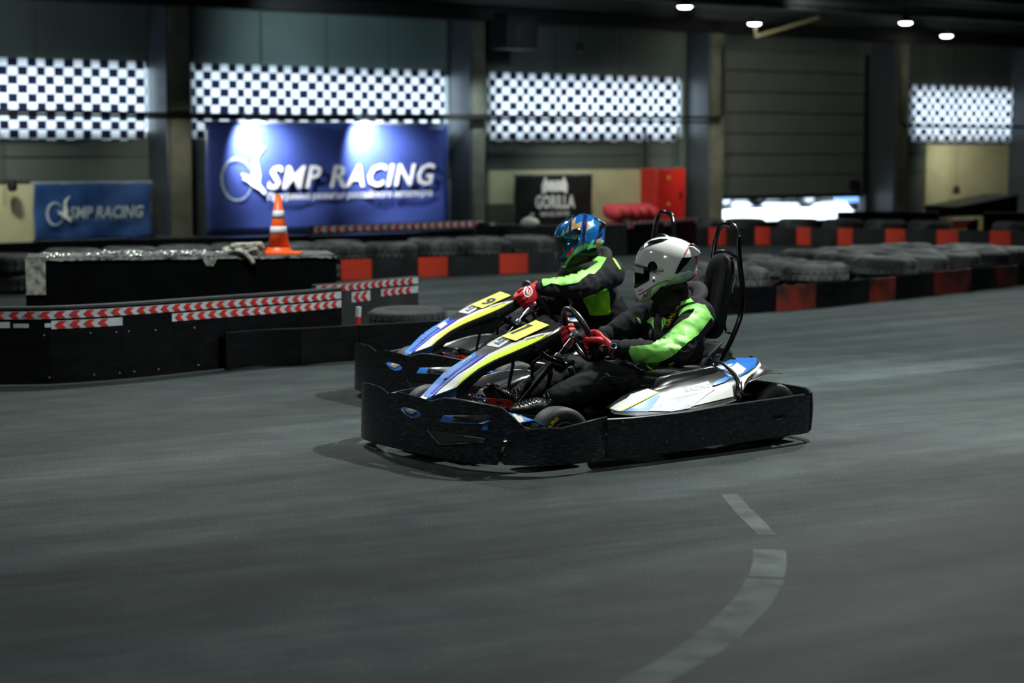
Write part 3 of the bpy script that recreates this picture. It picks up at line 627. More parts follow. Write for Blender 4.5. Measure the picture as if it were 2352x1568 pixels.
# right background pieces
def plainwall(pts,z1,label,th=.2,m=None,z0=.0):
    P=Path(pts); t=empty('track_barrier',P.pos(P.len/2),0,label,'barrier'); k=max(1,int(P.len/1.5))
    for i in range(k):
        mb=MB(); P.strip(mb,P.len*i/k+.004,P.len*(i+1)/k-.004,z0+.01,z1,th); local(mb,t).build('panel',m or M_sheet,t,bevel=.01,ang=50)
    return t
plainwall([(1925,545),(2050,545),(2155,546)],.40,'black barrier block under the right edge of the roller door')
plainwall([(2257,547),(2330,548),(2430,550)],.40,'black barrier block at the far right below the small window')
plainwall([(1730,548),(1850,541),(1925,540)],.245,'low dark barrier before the bright gap of the roller door')
g=ground(2207,546); t=empty('sign_box',g,math.atan2(WU.y,WU.x),'long low yellow framed box with a dark red panel between two black blocks','sign')
mb=MB(); mb.box((0,0,.2),(.86,.16,.26)); mb.build('frame',mat('sign_yellow','#b3a765',.6),t,bevel=.01); mb=MB(); mb.box((.0,-.085,.215),(.62,.01,.13)); mb.build('panel',mat('sign_red','#6d1512',.5),t); mb=MB(); mb.box((0,-.09,.30),(.7,.012,.04)); mb.build('strip',mat('sign_white','#cfcab8',.5),t); mb=MB(); mb.box((-.3,0,.035),(.08,.14,.07)); mb.build('foot',M_dark,t); mb=MB(); mb.box((.3,0,.035),(.08,.14,.07)); mb.build('foot',M_dark,t)
a=wp(2160,495,.9);b=wp(2300,495,.9); t=empty('ramp',V((a.x,a.y,0)),math.atan2(WU.y,WU.x),'black wedge shaped ramp rising to the right before the cream wall','ramp'); Lr=(b-a).length
mb=MB(); mb.prism([(0,.0),(Lr,0),(Lr,.42),(0,.22)],(0,0,0),(1,0,0),(0,0,1),.8); mb.build('body',M_sheet,t,bevel=.01); mb=MB(); mb.prism([(0,.225),(Lr,.425),(Lr,.46),(0,.26)],(0,0,0),(1,0,0),(0,0,1),.84); mb.build('deck',M_dark,t)
# block behind the near barrier with chain, rope and the cone
a=ground(62,786);b=ground(775,772); BU=(b-a).normalized(); BN=V((BU.y,-BU.x,0)); BL=(b-a).length; 
MBk=Matrix((BU,-BN,UZ)).transposed(); tb_=empty('rubber_block',(a+b)/2-BN*.3,0,'long black block with worn pale edges carrying chain and cone behind the near barrier','block')
ZT=.60
mb=MB(); mb.box((0,0,ZT/2),(BL,.6,ZT),MBk); mb.build('core',mat('block_black','#040506',.85,spec=.05,var=.4,vscale=4,bump=.3,bscale=14),tb_,bevel=.02)
M_worn=mat('worn_edge','#8f918a',.8,col2='#1d1e1f',vscale=26,c2amt=.45,bump=.5,bscale=40)
mb=MB(); P=[]
for i in range(90):
    x=-BL/2+BL*i/89; lo=.012+.02*abs(noise.noise(V((i*.35,0,0))))+(.05 if 50<i<54 else 0); q=BU*x+BN*.306
    P.append([q+UZ*(ZT+.003),q+UZ*(ZT-lo)])
mb.loft(P,caps=False,loop=False); mb.build('worn_edge',M_worn,tb_,smooth=False,solid=.004)
mb=MB(); mb.box(BU*(-BL/2+.07)+BN*.303+UZ*(ZT-.13),(.14,.012,.26),MBk); mb.build('worn_corner',mat('worn_corner','#9a9a90',.7,col2='#55564f',vscale=18,c2amt=.45,bump=.4,bscale=30),tb_,bevel=.003)
mb=MB(); mb.box(UZ*(ZT+.004),(BL-.02,.58,.008),MBk); mb.build('top_sheet',mat('block_top','#5f625d',.75,col2='#252726',vscale=9,c2amt=.4),tb_,smooth=False)
def on_block(px,back=.2):
    """point on the block's top, 'back' metres behind its front edge"""
    o=(a+b)/2-BN*.3; best=None
    for k in range(401):
        q=o+BU*(-BL/2+BL*k/400)+BN*(.3-back)+UZ*(ZT+.008); e=abs(1176+FPX*(q-C0).dot(CR)/(q-C0).dot(CF)-px)
        if best is None or e<best[0]: best=(e,q)
    return best[1]
# chain of steel links
lk=MB(); Rn=[]
for k in range(16):
    aa=2*PI*k/16; Rn.append(V((math.cos(aa)*.009+(.011 if math.cos(aa)>0 else -.011),math.sin(aa)*.010,0)))
lk.tube(Rn,.0032,6,closed=True); ME_l=lk.mesh('link'); ME_l.materials.append(mat('galvanised','#c9cdca',.32,metal=.75,var=.2,vscale=30))
tc_=empty('chain',on_block(330,.15),0,'loose pale steel chain heaped along the top of the black block','chain')
def chain(px0,px1,back,zz,amp,n):
    for i in range(n):
        f=i/n; p=on_block(px0+(px1-px0)*f,back+amp*math.sin(f*9+zz*50)+random.uniform(-.012,.012))+UZ*(zz+.006+random.uniform(0,.01))
        o=bpy.data.objects.new('link',ME_l); COL.objects.link(o); o.parent=tc_; o.location=p-tc_.location; o.rotation_euler=((PI/2 if i%2 else 0)+random.uniform(-.5,.5),random.uniform(-.3,.3),random.uniform(-.8,.8)); o.scale=(1.15,1.15,1.15)
chain(92,600,.03,0,.01,74); chain(200,420,.10,.004,.03,45); chain(225,330,.05,.018,.02,28); chain(360,470,.05,.016,.02,26); chain(330,600,.16,.0,.04,50); chain(100,240,.2,0,.04,28)
# heap of heavy dirty rope left of the cone
M_rope=mat('dirty_rope','#a3a397',.75,col2='#4b463d',vscale=22,c2amt=.4,bump=.7,bscale=50)
tr=empty('rope_heap',on_block(562,.08),0,'knotted heap of dirty pale rope left of the traffic cone','rope')
for j in range(4):
    pts=[]
    for i in range(26):
        f=i/25; aa=f*7+j*1.7
        x=.125*math.sin(aa*1.3+j)*(1-.2*f)+.02*j-.03; y=.07*math.cos(aa*1.1+j*2); z=.022+.055*abs(math.sin(aa*.7+j))*(1 if j else .5)
        pts.append(BU*x+BN*y+UZ*z)
    mb=MB(); mb.tube(spline(pts,3),.017,8,dome=True); mb.build('strand',M_rope,tr)
mb=MB(); mb.tube(spline([BU*-.1+BN*.04+UZ*.03,BU*-.03+BN*.09+UZ*.03,BU*.03+BN*.1+UZ*-.02,BU*.05+BN*.1+UZ*-.05],5),.02,8,dome=True); mb.build('strand',M_rope,tr)
# traffic cone
pc=on_block(652,.18); tcn=empty('traffic_cone',pc,0,'orange traffic cone with two white bands on the black block','traffic cone')
M_or=mat('cone_orange','#f2581a',.45,var=.08,vscale=6); M_cw=mat('cone_white','#c9cdd4',.5,var=.06)
sc=.365/.365; H=.43
def rc(h): return .019+(.088-.019)*(1-h/H)**1.0
cx_=-.035
def seg(name,h0,h1,m,ex=0):
    mb=MB(); mb.lathe([(rc(h0)+ex,h0),(rc((h0+h1)/2)+ex,(h0+h1)/2),(rc(h1)+ex,h1)],(cx_,0,0),n=32,cap=False); mb.build(name,m,tcn,solid=.003)
mb=MB(); mb.lathe([(rc(.05)+.004,.05),(rc(.035)+.012,.03),(.118,.014),(.12,.002),(.0,.002)],(cx_,0,0),n=32,cap=False); mb.box((.01,0,.007),(.25,.25,.012)); mb.build('base',M_or,tcn)
seg('body',.045,H,M_or); seg('reflective_band',.15,.205,M_cw,.0025); seg('reflective_band',.265,.322,M_cw,.0025)
mb=MB(); mb.lathe([(.019,H),(.017,H+.006),(.008,H+.007)],(cx_,0,0),n=20); mb.build('cap',M_or,tcn)
# ------------------------------------------------------------------ the karts
M_bp=mat('scuffed_black','#101216',.34,var=.2,vscale=30,bump=.2,bscale=30,stretch=(1,1,6),spec=.45,col2='#34383c',c2amt=.42); M_gl=mat('gloss_black','#0b0c0e',.22,coat=.5,var=.2); M_rub=mat('kart_rubber','#2a2d2e',.62,var=.25,vscale=6,bump=.15,bscale=50)
M_kblue=mat('kart_blue','#1b7ad6',.5,var=.06,spec=.15); M_kind=mat('kart_indigo','#2a1fa0',.5,spec=.15); M_kwh=mat('kart_white','#c9cbc4',.5,var=.06,spec=.25); M_kye=mat('kart_yellow','#cfe63a',.5,var=.04,spec=.2)
M_plate=mat('plate_yellow','#ecea6c',.4,var=.04); M_ink=mat('ink_black','#141414',.5); M_rim=mat('rim_metal','#6f757a',.35,metal=.8); M_chr=mat('chrome','#b9bec2',.2,metal=1); M_pedal=mat('pedal_red','#a3261c',.35,metal=.3,coat=.3)
M_seat=mat('seat_shell','#060810',.6,var=.2,spec=.25); M_pad=mat('pad_black','#08090a',.6,spec=.25,bump=.1,bscale=60); M_screwk=mat('screw_k','#3a3e41',.4,metal=.6); M_wred=mat('writing_red','#c23020',.5); M_wyel=mat('writing_yellow','#e0c21a',.5)
M_podw=mat('pod_scuffed_silver','#c9ced3',.2,metal=.35,var=.1,vscale=16,col2='#6f8fb8',c2amt=.3,coat=.6,stretch=(1.5,1.5,12)); M_podb=mat('pod_scuffed_blue','#2f7fd0',.3,col2='#b9c2ca',c2amt=.3,vscale=16,coat=.4,stretch=(3,1,3))
def interp(T,x):
    T=sorted(T)
    if x<=T[0][0]: return T[0][1]
    for (a,b),(c,d) in zip(T,T[1:]):
        if x<=c: return b+(d-b)*(x-a)/(c-a)
    return T[-1][1]
class Band:
    """upright plastic band following a plan line in the kart's frame"""
    def __init__(s,P,n=8,lean=0,bow=.0):
        s.p=[V((a,b,0)) for a,b in P]; s.p=spline(s.p,n); s.L=[0]; s.lean=lean; s.bow=bow
        for a,b in zip(s.p,s.p[1:]): s.L.append(s.L[-1]+(b-a).length)
        s.len=s.L[-1]
    def at(s,d,z,off=0):
        i=0; d=max(0,min(s.len-1e-6,d))
        while i<len(s.L)-2 and s.L[i+1]<d: i+=1
        f=(d-s.L[i])/(s.L[i+1]-s.L[i]+1e-9); p=s.p[i].lerp(s.p[i+1],f); j=max(i-1,0); k=min(i+2,len(s.p)-1)
        t=(s.p[k]-s.p[j]).normalized(); nn=V((t.y,-t.x,0))
        if nn.dot(p+V((.05,0,0)))<0: nn=-nn
        return p+nn*(off+s.bow*math.sin(PI*min(1,max(0,(z-.04)/.24)))-s.lean*z)+V((0,0,z))
    def net(s):
        mb=MB(); n=90; mb.loft([[s.at(s.len*i/n,z) for z in (-.1,-.02,.04,.1,.16,.22,.28,.34,.42)] for i in range(n+1)],caps=False,loop=False); return mb
    def param(s,bv,fr,px,py):
        q=onto(bv,fr,px,py,0); best=min((((s.at(s.len*i/600,q.z)-q).length),i) for i in range(601)); return (s.len*best[1]/600,q.z)
def band_part(name,B,outline,holes,m,parent,step=.022,solid=.007):
    vs,fs=cdt(outline,holes,step); mb=MB(); mb.add([B.at(p.x,p.y) for p in vs],fs); o=mb.build(name,m,parent,solid=solid,ang=50); o.modifiers['solid'].offset=-1; e=o.modifiers.new('split','EDGE_SPLIT'); e.split_angle=R(40); return o
def rim_tube(name,B,pts,r,m,parent):
    mb=MB(); mb.tube([B.at(d,z,-.002) for d,z in pts],r,6); return mb.build(name,m,parent)
FAIR=[(.858,.024,.262,.256),(.83,.034,.277,.268),(.78,.058,.297,.279),(.73,.088,.319,.285),(.68,.096,.353,.302),(.63,.100,.384,.338),(.58,.102,.409,.372),(.53,.105,.430,.393),(.48,.112,.449,.410),(.43,.123,.4665,.424),(.38,.132,.485,.437),(.33,.139,.503,.4515),(.28,.142,.521,.465),(.23,.139,.540,.484),(.18,.128,.556,.503),(.145,.108,.566,.515),(.125,.07,.572,.53)]
def fairing_net():
    mb=MB(); rings=[]; A_=spline([V((a,b,c)) for a,b,c,_ in FAIR],10); B_=spline([V((a,0,d)) for a,b,c,d in FAIR],10)
    for x,w_,z,zl in [(p.x,p.y,p.z,q.z) for p,q in zip(A_,B_)]:
        c=.0003; rings.append([V((x-.004,-w_-.004,zl)),V((x,-w_,z-.001)),V((x,-w_+.008,z)),V((x,-w_*.5,z+c)),V((x,0,z+c*1.4)),V((x,w_*.42,z+c)),V((x,w_*.45,z+c)),V((x,w_-.008,z)),V((x,w_,z-.006)),V((x-.004,w_+.004,zl))])
    mb.loft(rings,caps=False,loop=False); x,w_,z,zl=FAIR[-1]; r=rings[-1]; k=len(mb.v)
    mb.add([V((x-.012,p.y*.9,zl-.01)) for p in r]+r,[(i,i+1,11+i,10+i) for i in range(9)]); return mb
def wheel(parent,c,r,wd,steer=0,text=False,rimr=.062):
    t=bpy.data.objects.new('wheel',None); COL.objects.link(t); t.parent=parent; t.location=c; t.rotation_euler=(0,0,steer); t.empty_display_size=.05
    h=wd/2; mb=MB(); mb.lathe([(rimr,-h*.7),(rimr+.012,-h*.86),(rimr+.025,-h*.97),(r-.03,-h),(r-.012,-h*.93),(r-.003,-h*.75),(r,-h*.3),(r,h*.3),(r-.003,h*.75),(r-.012,h*.93),(r-.03,h),(rimr+.025,h*.97),(rimr+.012,h*.86),(rimr,h*.7)],(0,0,0),(0,1,0),40,cap=False)
    ty=mb.build('tyre',M_rub,t)
    mb=MB(); mb.lathe([(rimr+.002,-h*.8),(rimr+.008,-h*.84),(rimr+.006,-h*.7),(rimr-.012,-h*.6),(rimr-.012,h*.35),(rimr-.03,h*.3),(.02,h*.32),(.02,h*.5),(.012,h*.55),(.001,h*.55)],(0,0,0),(0,1,0),28,cap=False); mb.lathe([(rimr-.012,h*.35),(rimr-.012,h*.6),(rimr+.006,h*.7),(rimr+.008,h*.84),(rimr+.002,h*.86)],(0,0,0),(0,1,0),28,cap=False); mb.build('rim',M_rim,t)
    for k in range(3):
        a=2*PI*k/3; mb=MB(); mb.lathe([(.005,0),(.005,.012),(.001,.012)],(.032*math.cos(a),h*.3,.032*math.sin(a)),(0,1,0),6); mb.build('wheel_nut',M_chr,t)
    return t
def make_kart(root):
    kb=MB(); kb.box((.14,0,.04),(1.25,.52,.008)); kb.build('floor_pan',M_dark,root,smooth=False)
    for sy in (-1,1):
        mb=MB(); mb.tube(spline([(-.98,.28*sy,.075),(-.5,.3*sy,.07),(.1,.3*sy,.07),(.4,.22*sy,.07),(.72,.2*sy,.07)],6),.015,10); mb.build('frame_rail',M_gl,root)
        mb=MB(); mb.tube([(.4,.22*sy,.075),(.44,.4*sy,.09),(.45,.47*sy,.12)],.014,8); mb.build('stub_axle',M_gl,root)
        mb=MB(); mb.tube([(-.35,.3*sy,.1),(-.35,.6*sy,.1),(.22,.6*sy,.1),(.22,.3*sy,.1)],.011,8); mb.build('side_bar',M_gl,root)
    mb=MB(); mb.tube([(.7,-.3,.07),(.74,0,.07),(.7,.3,.07)],.014,8); mb.tube([(.2,-.3,.07),(.2,.3,.07)],.014,8); mb.tube([(-.95,-.3,.075),(-.95,.3,.075)],.014,8); o=mb.build('cross_tube',M_gl,root); o['kind']='stuff'
    mb=MB(); mb.tube([(-.79,-.62,.14),(-.79,.62,.14)],.016,12); mb.build('rear_axle',M_chr,root)
    wl=wheel(root,(.455,.505,.131),.131,.125,R(-8)); wheel(root,(.455,-.505,.131),.131,.125,R(-14)); wheel(root,(-.79,.49,.142),.142,.18); wheel(root,(-.79,-.49,.142),.142,.18)
    # yellow maker's lettering moulded on the near front tyre
    vs,fs=text2d('DURO',1,0,.03); mb=MB(); mb2=[]
    for a,b in vs:
        an=R(22)+a*R(44); rr=.090+.016*b; mb2.append(V((math.cos(an)*rr,.0655-.002*b,math.sin(an)*rr)))
    mb.add(mb2,fs); o=mb.build('tyre_lettering',M_wyel,wl,smooth=False,solid=.001); o['kind']='stuff'
    # front bumper with its slots
    half=[(.918,0),(.917,.12),(.911,.24),(.897,.36),(.868,.47),(.818,.56),(.755,.63),(.68,.685),(.60,.71)]
    B=Band([(a,-b) for a,b in half[::-1]]+half[1:],6,lean=.02); net=B.net(); bv=net.bvh(); P=lambda L:[B.param(bv,K1,*q) for q in L]
    mid=B.len/2
    topL=P([(990,921),(1020,914),(1060,918),(1105,927),(1155,937),(1208,984),(1162,993),(1150,1040),(1143,1066)])
    zb=lambda d:.042
    lowr=[(topL[-1][0]-(topL[-1][0]-mid)*k/10,.042) for k in range(1,11)]
    right=[(max(.02,2*mid-d),z) for d,z in topL]; right[-1]=(right[-1][0],.042)
    left_top=P([(905,888),(925,884)]) 
    out=topL[:-1]+[(topL[-1][0],.042)]+lowr[:-1]+[(mid,.042)]+[(2*mid-d,z) for d,z in lowr[:-1]][::-1]+right[::-1]
    d0=P([(950,909)])[0]; d1=P([(918,901)])[0]; out+= [d1,d0] if d1[0]>right[0][0] else []
    hole1=P(cJ([(835,700),(880,610),(1060,605),(1560,603),(1605,640),(1600,700),(1560,712),(1100,735)]))
    hole1=P(cJ([(820,705),(890,608),(1570,600),(1610,650),(1600,700),(1500,735),(1100,722)]))
    hole2=P(cJ([(250,500),(330,490),(520,540),(575,600),(540,640),(430,650),(330,600)]))
    hole3=P(cJ([(1470,830),(1490,735),(1575,735),(1560,835)]))
    mir=lambda L:[(2*mid-d,z) for d,z in L][::-1]
    hol=[hole1,hole2,hole3]
    fb=band_part('front_bumper',B,out,hol,M_bp,root,.024)
    rim_tube('bumper_lip',B,[p for p in topL[:5]],.004,mat('worn_lip','#5d6164',.3,var=.4,vscale=20,spec=.6),root)
    # raised wing moulded on the bumper
    def onband(name,L,m,off,th,par=root,Bd=B,bvx=bv):
        vs,fs=cdt(L,[],4.5); mb=MB(); 
        for p in vs: q=onto(bvx,K1,p.x,p.y,off); mb.v.append(q)
        mb.f=fs; return mb.build(name,m,par,solid=th,ang=50)
    onband('moulded_wing',cJ([(685,830),(1540,955),(1530,1010),(1200,1030),(880,1040),(840,1020)]),mat('bumper_wing','#2a2b2c',.32,spec=.6,var=.2),.004,.006)
    mb=MB(); mb.tube([onto(bv,K1,*q,.008) for q in cJ([(685,830),(760,925),(850,1030),(890,1045),(1200,1032),(1520,1008)])],.0022,6); mb.build('wing_edge',mat('worn_lip','#5d6164',.3),root)
    for q in cJ([(320,905),(1683,975),(1603,1200),(1915,1000),(1835,1215)])+cB([(305,830),(745,815),(740,1035),(1390,745),(1385,945),(1122,790),(1105,1000)]):
        h=onto(bv,K1,*q,.003) if q[0]<1160 else None
        SCR.append((q,h))
    # side guards
    gl=[(.815,.562),(.75,.632),(.68,.688),(.60,.716),(.52,.726),(.44,.722),(.37,.71),(.33,.695)]
    for sy in (1,-1):
        B2=Band([(a,b*sy) for a,b in gl],6,bow=-.012); n2=B2.net(); 
        if sy==1:
            b2=n2.bvh(); q=[B2.param(b2,K1,*z) for z in ((1168,997),(1180,992),(1216,987),(1250,984),(1290,984),(1330,974),(1370,963),(1408,959))]; qb=B2.param(b2,K1,1148,1062)
            TG=[(max(.0,d),z) for d,z in q]; TG[-1]=(B2.len,TG[-1][1]); ob=[(qb[0],.06)]+TG+[(B2.len,.043)]+[(B2.len*(1-k/8),.043) for k in range(1,8)]+[(qb[0]+.02,.043)]
        band_part('side_guard',B2,ob,[],M_bp,root); rim_tube('guard_lip',B2,TG,.0045,mat('guard_lip','#3a3d42',.22,spec=.7),root)
        gr=[(.345,.702),(.28,.706),(.075,.699),(-.184,.692),(-.471,.675),(-.76,.655),(-.92,.635),(-.965,.615)]
        B3=Band([(a,b*sy) for a,b in gr],6,bow=.006)
        if sy==1:
            b3=B3.net().bvh(); q=[B3.param(b3,K1,*z) for z in ((1410,962),(1450,960),(1500,955),(1580,946),(1660,932),(1720,924),(1800,913),(1848,906))]; TR=[(max(0,d),z) for d,z in q]; TR[0]=(0,TR[0][1])
            hz=[B3.param(b3,K1,*z) for z in cB([(1790,770),(1810,740),(1900,735),(1930,760),(1920,785),(1840,800)])]
            HR=hz; zt=TR[-1][1]; oc=TR+[(B3.len-.008,zt-.01),(B3.len,.23),(B3.len,.06),(B3.len-.02,.043)]+[(B3.len*(1-k/14),.043) for k in range(1,14)]+[(0,.043)]
        g=band_part('side_guard',B3,oc,[HR],M_bp,root); rim_tube('guard_lip',B3,TR,.005,mat('guard_lip','#3a3d42',.22,spec=.7),root)
        if sy==1:
            for q,h in SCR:
                bvx=bv if q[0]<1158 else b2 if q[0]<1400 else b3
                p=onto(bvx,K1,*q,.002); d=(p-V((0,0,p.z))); mb=MB(); nn=V((.8,.5,0)).normalized() if q[0]<1000 else (V((.45,.9,0)).normalized() if q[0]<1158 else V((.1,1,0)).normalized()); mb.lathe([(.0085,-.004),(.0085,.001),(.006,.003),(.003,.002),(.0005,.001)],p,nn,12); mb.build('screw',M_screwk,root)
    br=[(-.93,-.632),(-.985,-.60),(-1.02,-.52),(-1.04,-.3),(-1.045,0),(-1.04,.3),(-1.02,.52),(-.985,.60),(-.955,.628)]
    B4=Band(br,6,bow=.01); n=24; out=[(B4.len*i/n,.245 if 1<i<n-1 else .235) for i in range(n+1)]+[(B4.len*(n-i)/n,.05) for i in range(n+1)]
    band_part('rear_bumper',B4,out,[],M_bp,root,.03,.012)
    # low blue and white nose tray behind the bumper
    mb=MB(); rings=[]
    for k in range(21):
        y=-.54+1.08*k/20; xf=interp([(0,.87),(.3,.855),(.45,.80),(.55,.735),(.6,.66)],abs(y)); e=1-(abs(y)/.57)**8; zz=.05*(1-e)
        rings.append([V((xf,y,.15)),V((xf+.012,y,.172)),V((xf-.01,y,.215-zz*.7)),V((xf-.05,y,.243-zz)),V((xf-.12,y,.25-zz)),V((xf-.17,y,.225-zz))])
    mb.loft(rings,caps=False,loop=False); nb=mb.bvh(); nose=mb.build('nose_tray',M_kblue,root,solid=.004)
    decal('nose_stripe',cJ([(510,330),(570,262),(620,268),(605,345)]),nb,K1,M_kwh,nose,.004); decal('nose_stripe',cJ([(1865,560),(2000,590),(2090,640),(2150,780),(2080,790),(1980,670)]),nb,K1,M_kwh,nose,.004)
    decal('black_panel',cJ([(1075,590),(1620,585),(1620,690),(1110,700),(1050,690)]),nb,K1,M_gl,nose,.004)
    decal('nose_stripe',cJ([(330,550),(390,505),(530,540),(440,600)]),nb,K1,M_kwh,nose,.004)
    decal('nose_stripe',cJ([(2080,720),(2110,715),(2145,775),(2100,785)]),nb,K1,M_kye,nose,.006,3)
    # steering fairing with its graphics
    fn=fairing_net(); fv=fn.bvh(); fr=fn.build('steering_fairing',mat('fairing_black','#101112',.33,var=.2,spec=.5),root,solid=.002,ang=30)
    D=lambda nm,L,m,off=.003,step=3.5,**k: decal(nm,cH(L),fv,K1,m,fr,off,step,**k)
    D('white_stripe',[(302,1272),(325,1245),(640,977),(840,852),(1120,655),(1500,472),(1720,385),(1900,335),(2160,290),(2055,348),(1940,375),(1730,442),(1500,530),(1200,668),(950,812),(770,940),(715,1000),(620,1172),(470,1228),(312,1284)],M_kwh)
    D('yellow_stripe',[(2040,352),(1940,375),(1730,442),(1500,530),(1200,668),(950,812),(770,940),(715,1000),(620,1172),(700,1092),(762,1038),(960,880),(1200,750),(1500,622),(1800,492),(1950,415)],M_kye,.0042)
    D('blue_panel',[(90,1312),(100,1272),(165,1202),(290,1070),(430,930),(620,800),(770,710),(925,606),(905,660),(940,675),(1020,670),(1112,648),(830,842),(640,967),(300,1255),(190,1345)],M_kblue)
    D('indigo_stripe',[(1112,648),(1020,668),(985,692),(645,947),(476,1084),(308,1234),(228,1316),(240,1318),(300,1258),(640,967),(830,842)],M_kind,.0042)
    for off in (16,40): D('pin_stripe',[(980-off,672),(1000-off,672),(640-off,925),(480-off*.8,1055),(240-off*.7,1280),(225-off*.7,1275),(470-off*.8,1050),(640-off,912)],M_kind,.0050,3)
    D('sticker',[(1070,510),(1290,388),(1325,374),(1470,408),(1484,425),(1290,545),(1262,547)],M_kwh,.0042)
    D('sticker_print',[(1208,480),(1236,466),(1310,498),(1280,514)],M_ink,.0050,3); D('sticker_print',[(1262,470),(1300,450),(1350,468),(1320,492)],M_kblue,.0050,3); D('sticker_print',[(1262,432),(1340,392),(1375,402),(1300,445)],M_ink,.0050,3); D('sticker_print',[(1320,450),(1400,412),(1425,422),(1355,465)],M_ink,.0050,3)
    text_onto('sticker_lettering','KARTING',fv,K1,cH([(1110,505)])[0],cH([(1245,432)])[0],cH([(1128,492)])[0],M_ink,fr,0,.02,.0052)
    text_onto('lettering','S',fv,K1,cH([(688,818)])[0],cH([(775,762)])[0],cH([(700,785)])[0],M_kwh,fr,.3,.06,.0052)
    text_onto('lettering','R',fv,K1,cH([(775,760)])[0],cH([(850,712)])[0],cH([(790,728)])[0],M_kye,fr,.3,.06,.0052)
    text_onto('web_lettering','SODIKART.COM',fv,K1,cH([(1712,442)])[0],cH([(2000,358)])[0],cH([(1722,420)])[0],M_ink,fr,.2,.02,.0052)
    D('yellow_badge',[(1925,108),(1960,96),(2000,108),(1965,122)],M_kye,.0042,3)
    for q,y in ((cH([(1868,555)])[0],1),):
        p=onto(fv,K1,*q,.002); mb=MB(); mb.lathe([(.016,-.004),(.016,.003),(.011,.0052),(.004,.0052),(.004,.0042),(.0005,.0042)],p,(0,1,0),18); mb.build('bolt',M_gl,fr)
    p=onto(fv,K1,*cH([(445,1045)])[0],.0042); mb=MB(); mb.lathe([(.009,-.004),(.009,.002),(.004,.004),(.0005,.004)],p,(.4,0,.9),14); mb.build('screw',M_gl,fr)
    mb=MB(); mb.tube([(.3,-.06,.5),(.28,-.08,.38),(.35,-.1,.06)],.008,8); mb.build('fairing_stay',M_gl,root)
    # pedals
    Pp=lambda L,y:[(K1.at(a,b,y=y)) for a,b in cJ(L)]
    for nm,L,H,y in (('pedal',[(1545,385),(1562,360),(1600,355),(1885,380),(1928,400),(1937,445),(1920,565),(1885,560),(1880,505),(1800,478),(1620,458),(1570,432)],[[(1572,405),(1580,385),(1600,376),(1622,388),(1630,410),(1615,432),(1590,432)],[(1680,402),(1790,412),(1800,432),(1770,450),(1690,442)],[(1835,440),(1862,415),(1888,420),(1895,445),(1868,462)]],.16),('pedal',[(1288,310),(1305,292),(1470,298),(1560,350),(1550,395),(1440,372),(1400,400),(1300,350)],[[(1310,320),(1335,308),(1380,330),(1350,352)]],-.04)):
        pl=[(q.x,q.z) for q in Pp(L,y)]; hh=[[(q.x,q.z) for q in Pp(h,y)] for h in H]; vs,fs=cdt(pl,hh,.012); mb=MB(); mb.add([V((p.x,y,p.y)) for p in vs],fs); pd=mb.build(nm,M_pedal,root,solid=.014,smooth=False)
        zmin=min(p[1] for p in pl); xm=max(p[0] for p in pl) if y<0 else min(p[0] for p in pl); mb=MB(); mb.tube([(xm,y,zmin+.012),(xm+.03,y,.045)],.008,8); mb.build('pedal_arm',M_pedal,root)
    a=K1.at(*cJ([(1335,325)])[0],y=.03);b=K1.at(*cJ([(1560,385)])[0],y=.15); mb=MB(); mb.tube([a.lerp(b,k/120)+V((0,math.cos(k*.75)*.008,math.sin(k*.75)*.008)) for k in range(121)],.0018,5); mb.build('pedal_spring',M_chr,root)
    # steering wheel, column
    ax=V((-.88,.2,.42)).normalized(); c=V((-.048,0,.515)); u=V((0,1,0)); u=(u-ax*u.dot(ax)).normalized(); v=ax.cross(u); SW.update(c=c,ax=ax,u=u,v=v)
    sw=bpy.data.objects.new('steering_wheel',None); COL.objects.link(sw); sw.parent=root; sw.empty_display_size=.05
    rim=[]; 
    for k in range(40):
        a=2*PI*k/40; r=.134; q=c+u*math.cos(a)*r*.9-v*math.sin(a)*min(r,.134); rim.append(q)
    mb=MB(); mb.tube(rim,.0145,12,closed=True); mb.build('wheel_rim',mat('wheel_grip','#161718',.38,spec=.6,bump=.1,bscale=80),sw)
    for a in (R(-6),R(174),R(270)):
        mb=MB(); d=(u*math.cos(a)-v*math.sin(a)); mb.tube([c-ax*.02+d*.02,c-ax*.012+d*.07,c+d*.125],[(.013,.004)]*3,8,up=tuple(ax)); mb.build('spoke',M_gl,sw)
    mb=MB(); mb.lathe([(.001,-.03),(.03,-.03),(.032,-.02),(.03,-.012),(.001,-.01)],c,tuple(ax),20); mb.build('hub',M_rim,sw)
    ca_=V((-.74,0,.67)); c2=c-ax*.02; mb=MB(); mb.tube([c2,c2-ca_*.085],.0155,14); mb.build('steering_column',M_chr,root); mb=MB(); mb.tube([c2-ca_*.08,c2-ca_*.56],.0115,12); mb.build('column_shaft',M_gl,root)
    mb=MB(); mb.lathe([(.024,-.01),(.026,0),(.024,.01)],c2-ca_*.012,tuple(ca_),16); mb.lathe([(.02,-.012),(.022,0),(.02,.012)],c2-ca_*.14,tuple(ca_),14); o=mb.build('column_collar',M_rim,root); o['kind']='stuff'
    mb=MB(); P_=[K1.at(1236,806,y=.02),K1.at(1262,824,y=.02),K1.at(1300,838,y=.02)]; mb.tube(P_,[(.012,.007)]*3,8,up=(0,1,0)); mb.build('link_bar',M_gl,root); mb=MB(); q=K1.at(1313,852,y=.03); mb.lathe([(.001,-.022),(.014,-.022),(.015,-.01),(.015,.018),(.012,.022),(.001,.022)],q,(.4,0,1),16); mb.build('joint',M_screwk,root)
    for s_ in (-1,):
        mb=MB(); mb.tube([c-ax*.17,c-ax*.2+V((.03,s_*.05,-.05)),V((.16,s_*.1,.12)),V((.2,s_*.14,.07))],.008,8); mb.build('column_stay',M_gl,root)
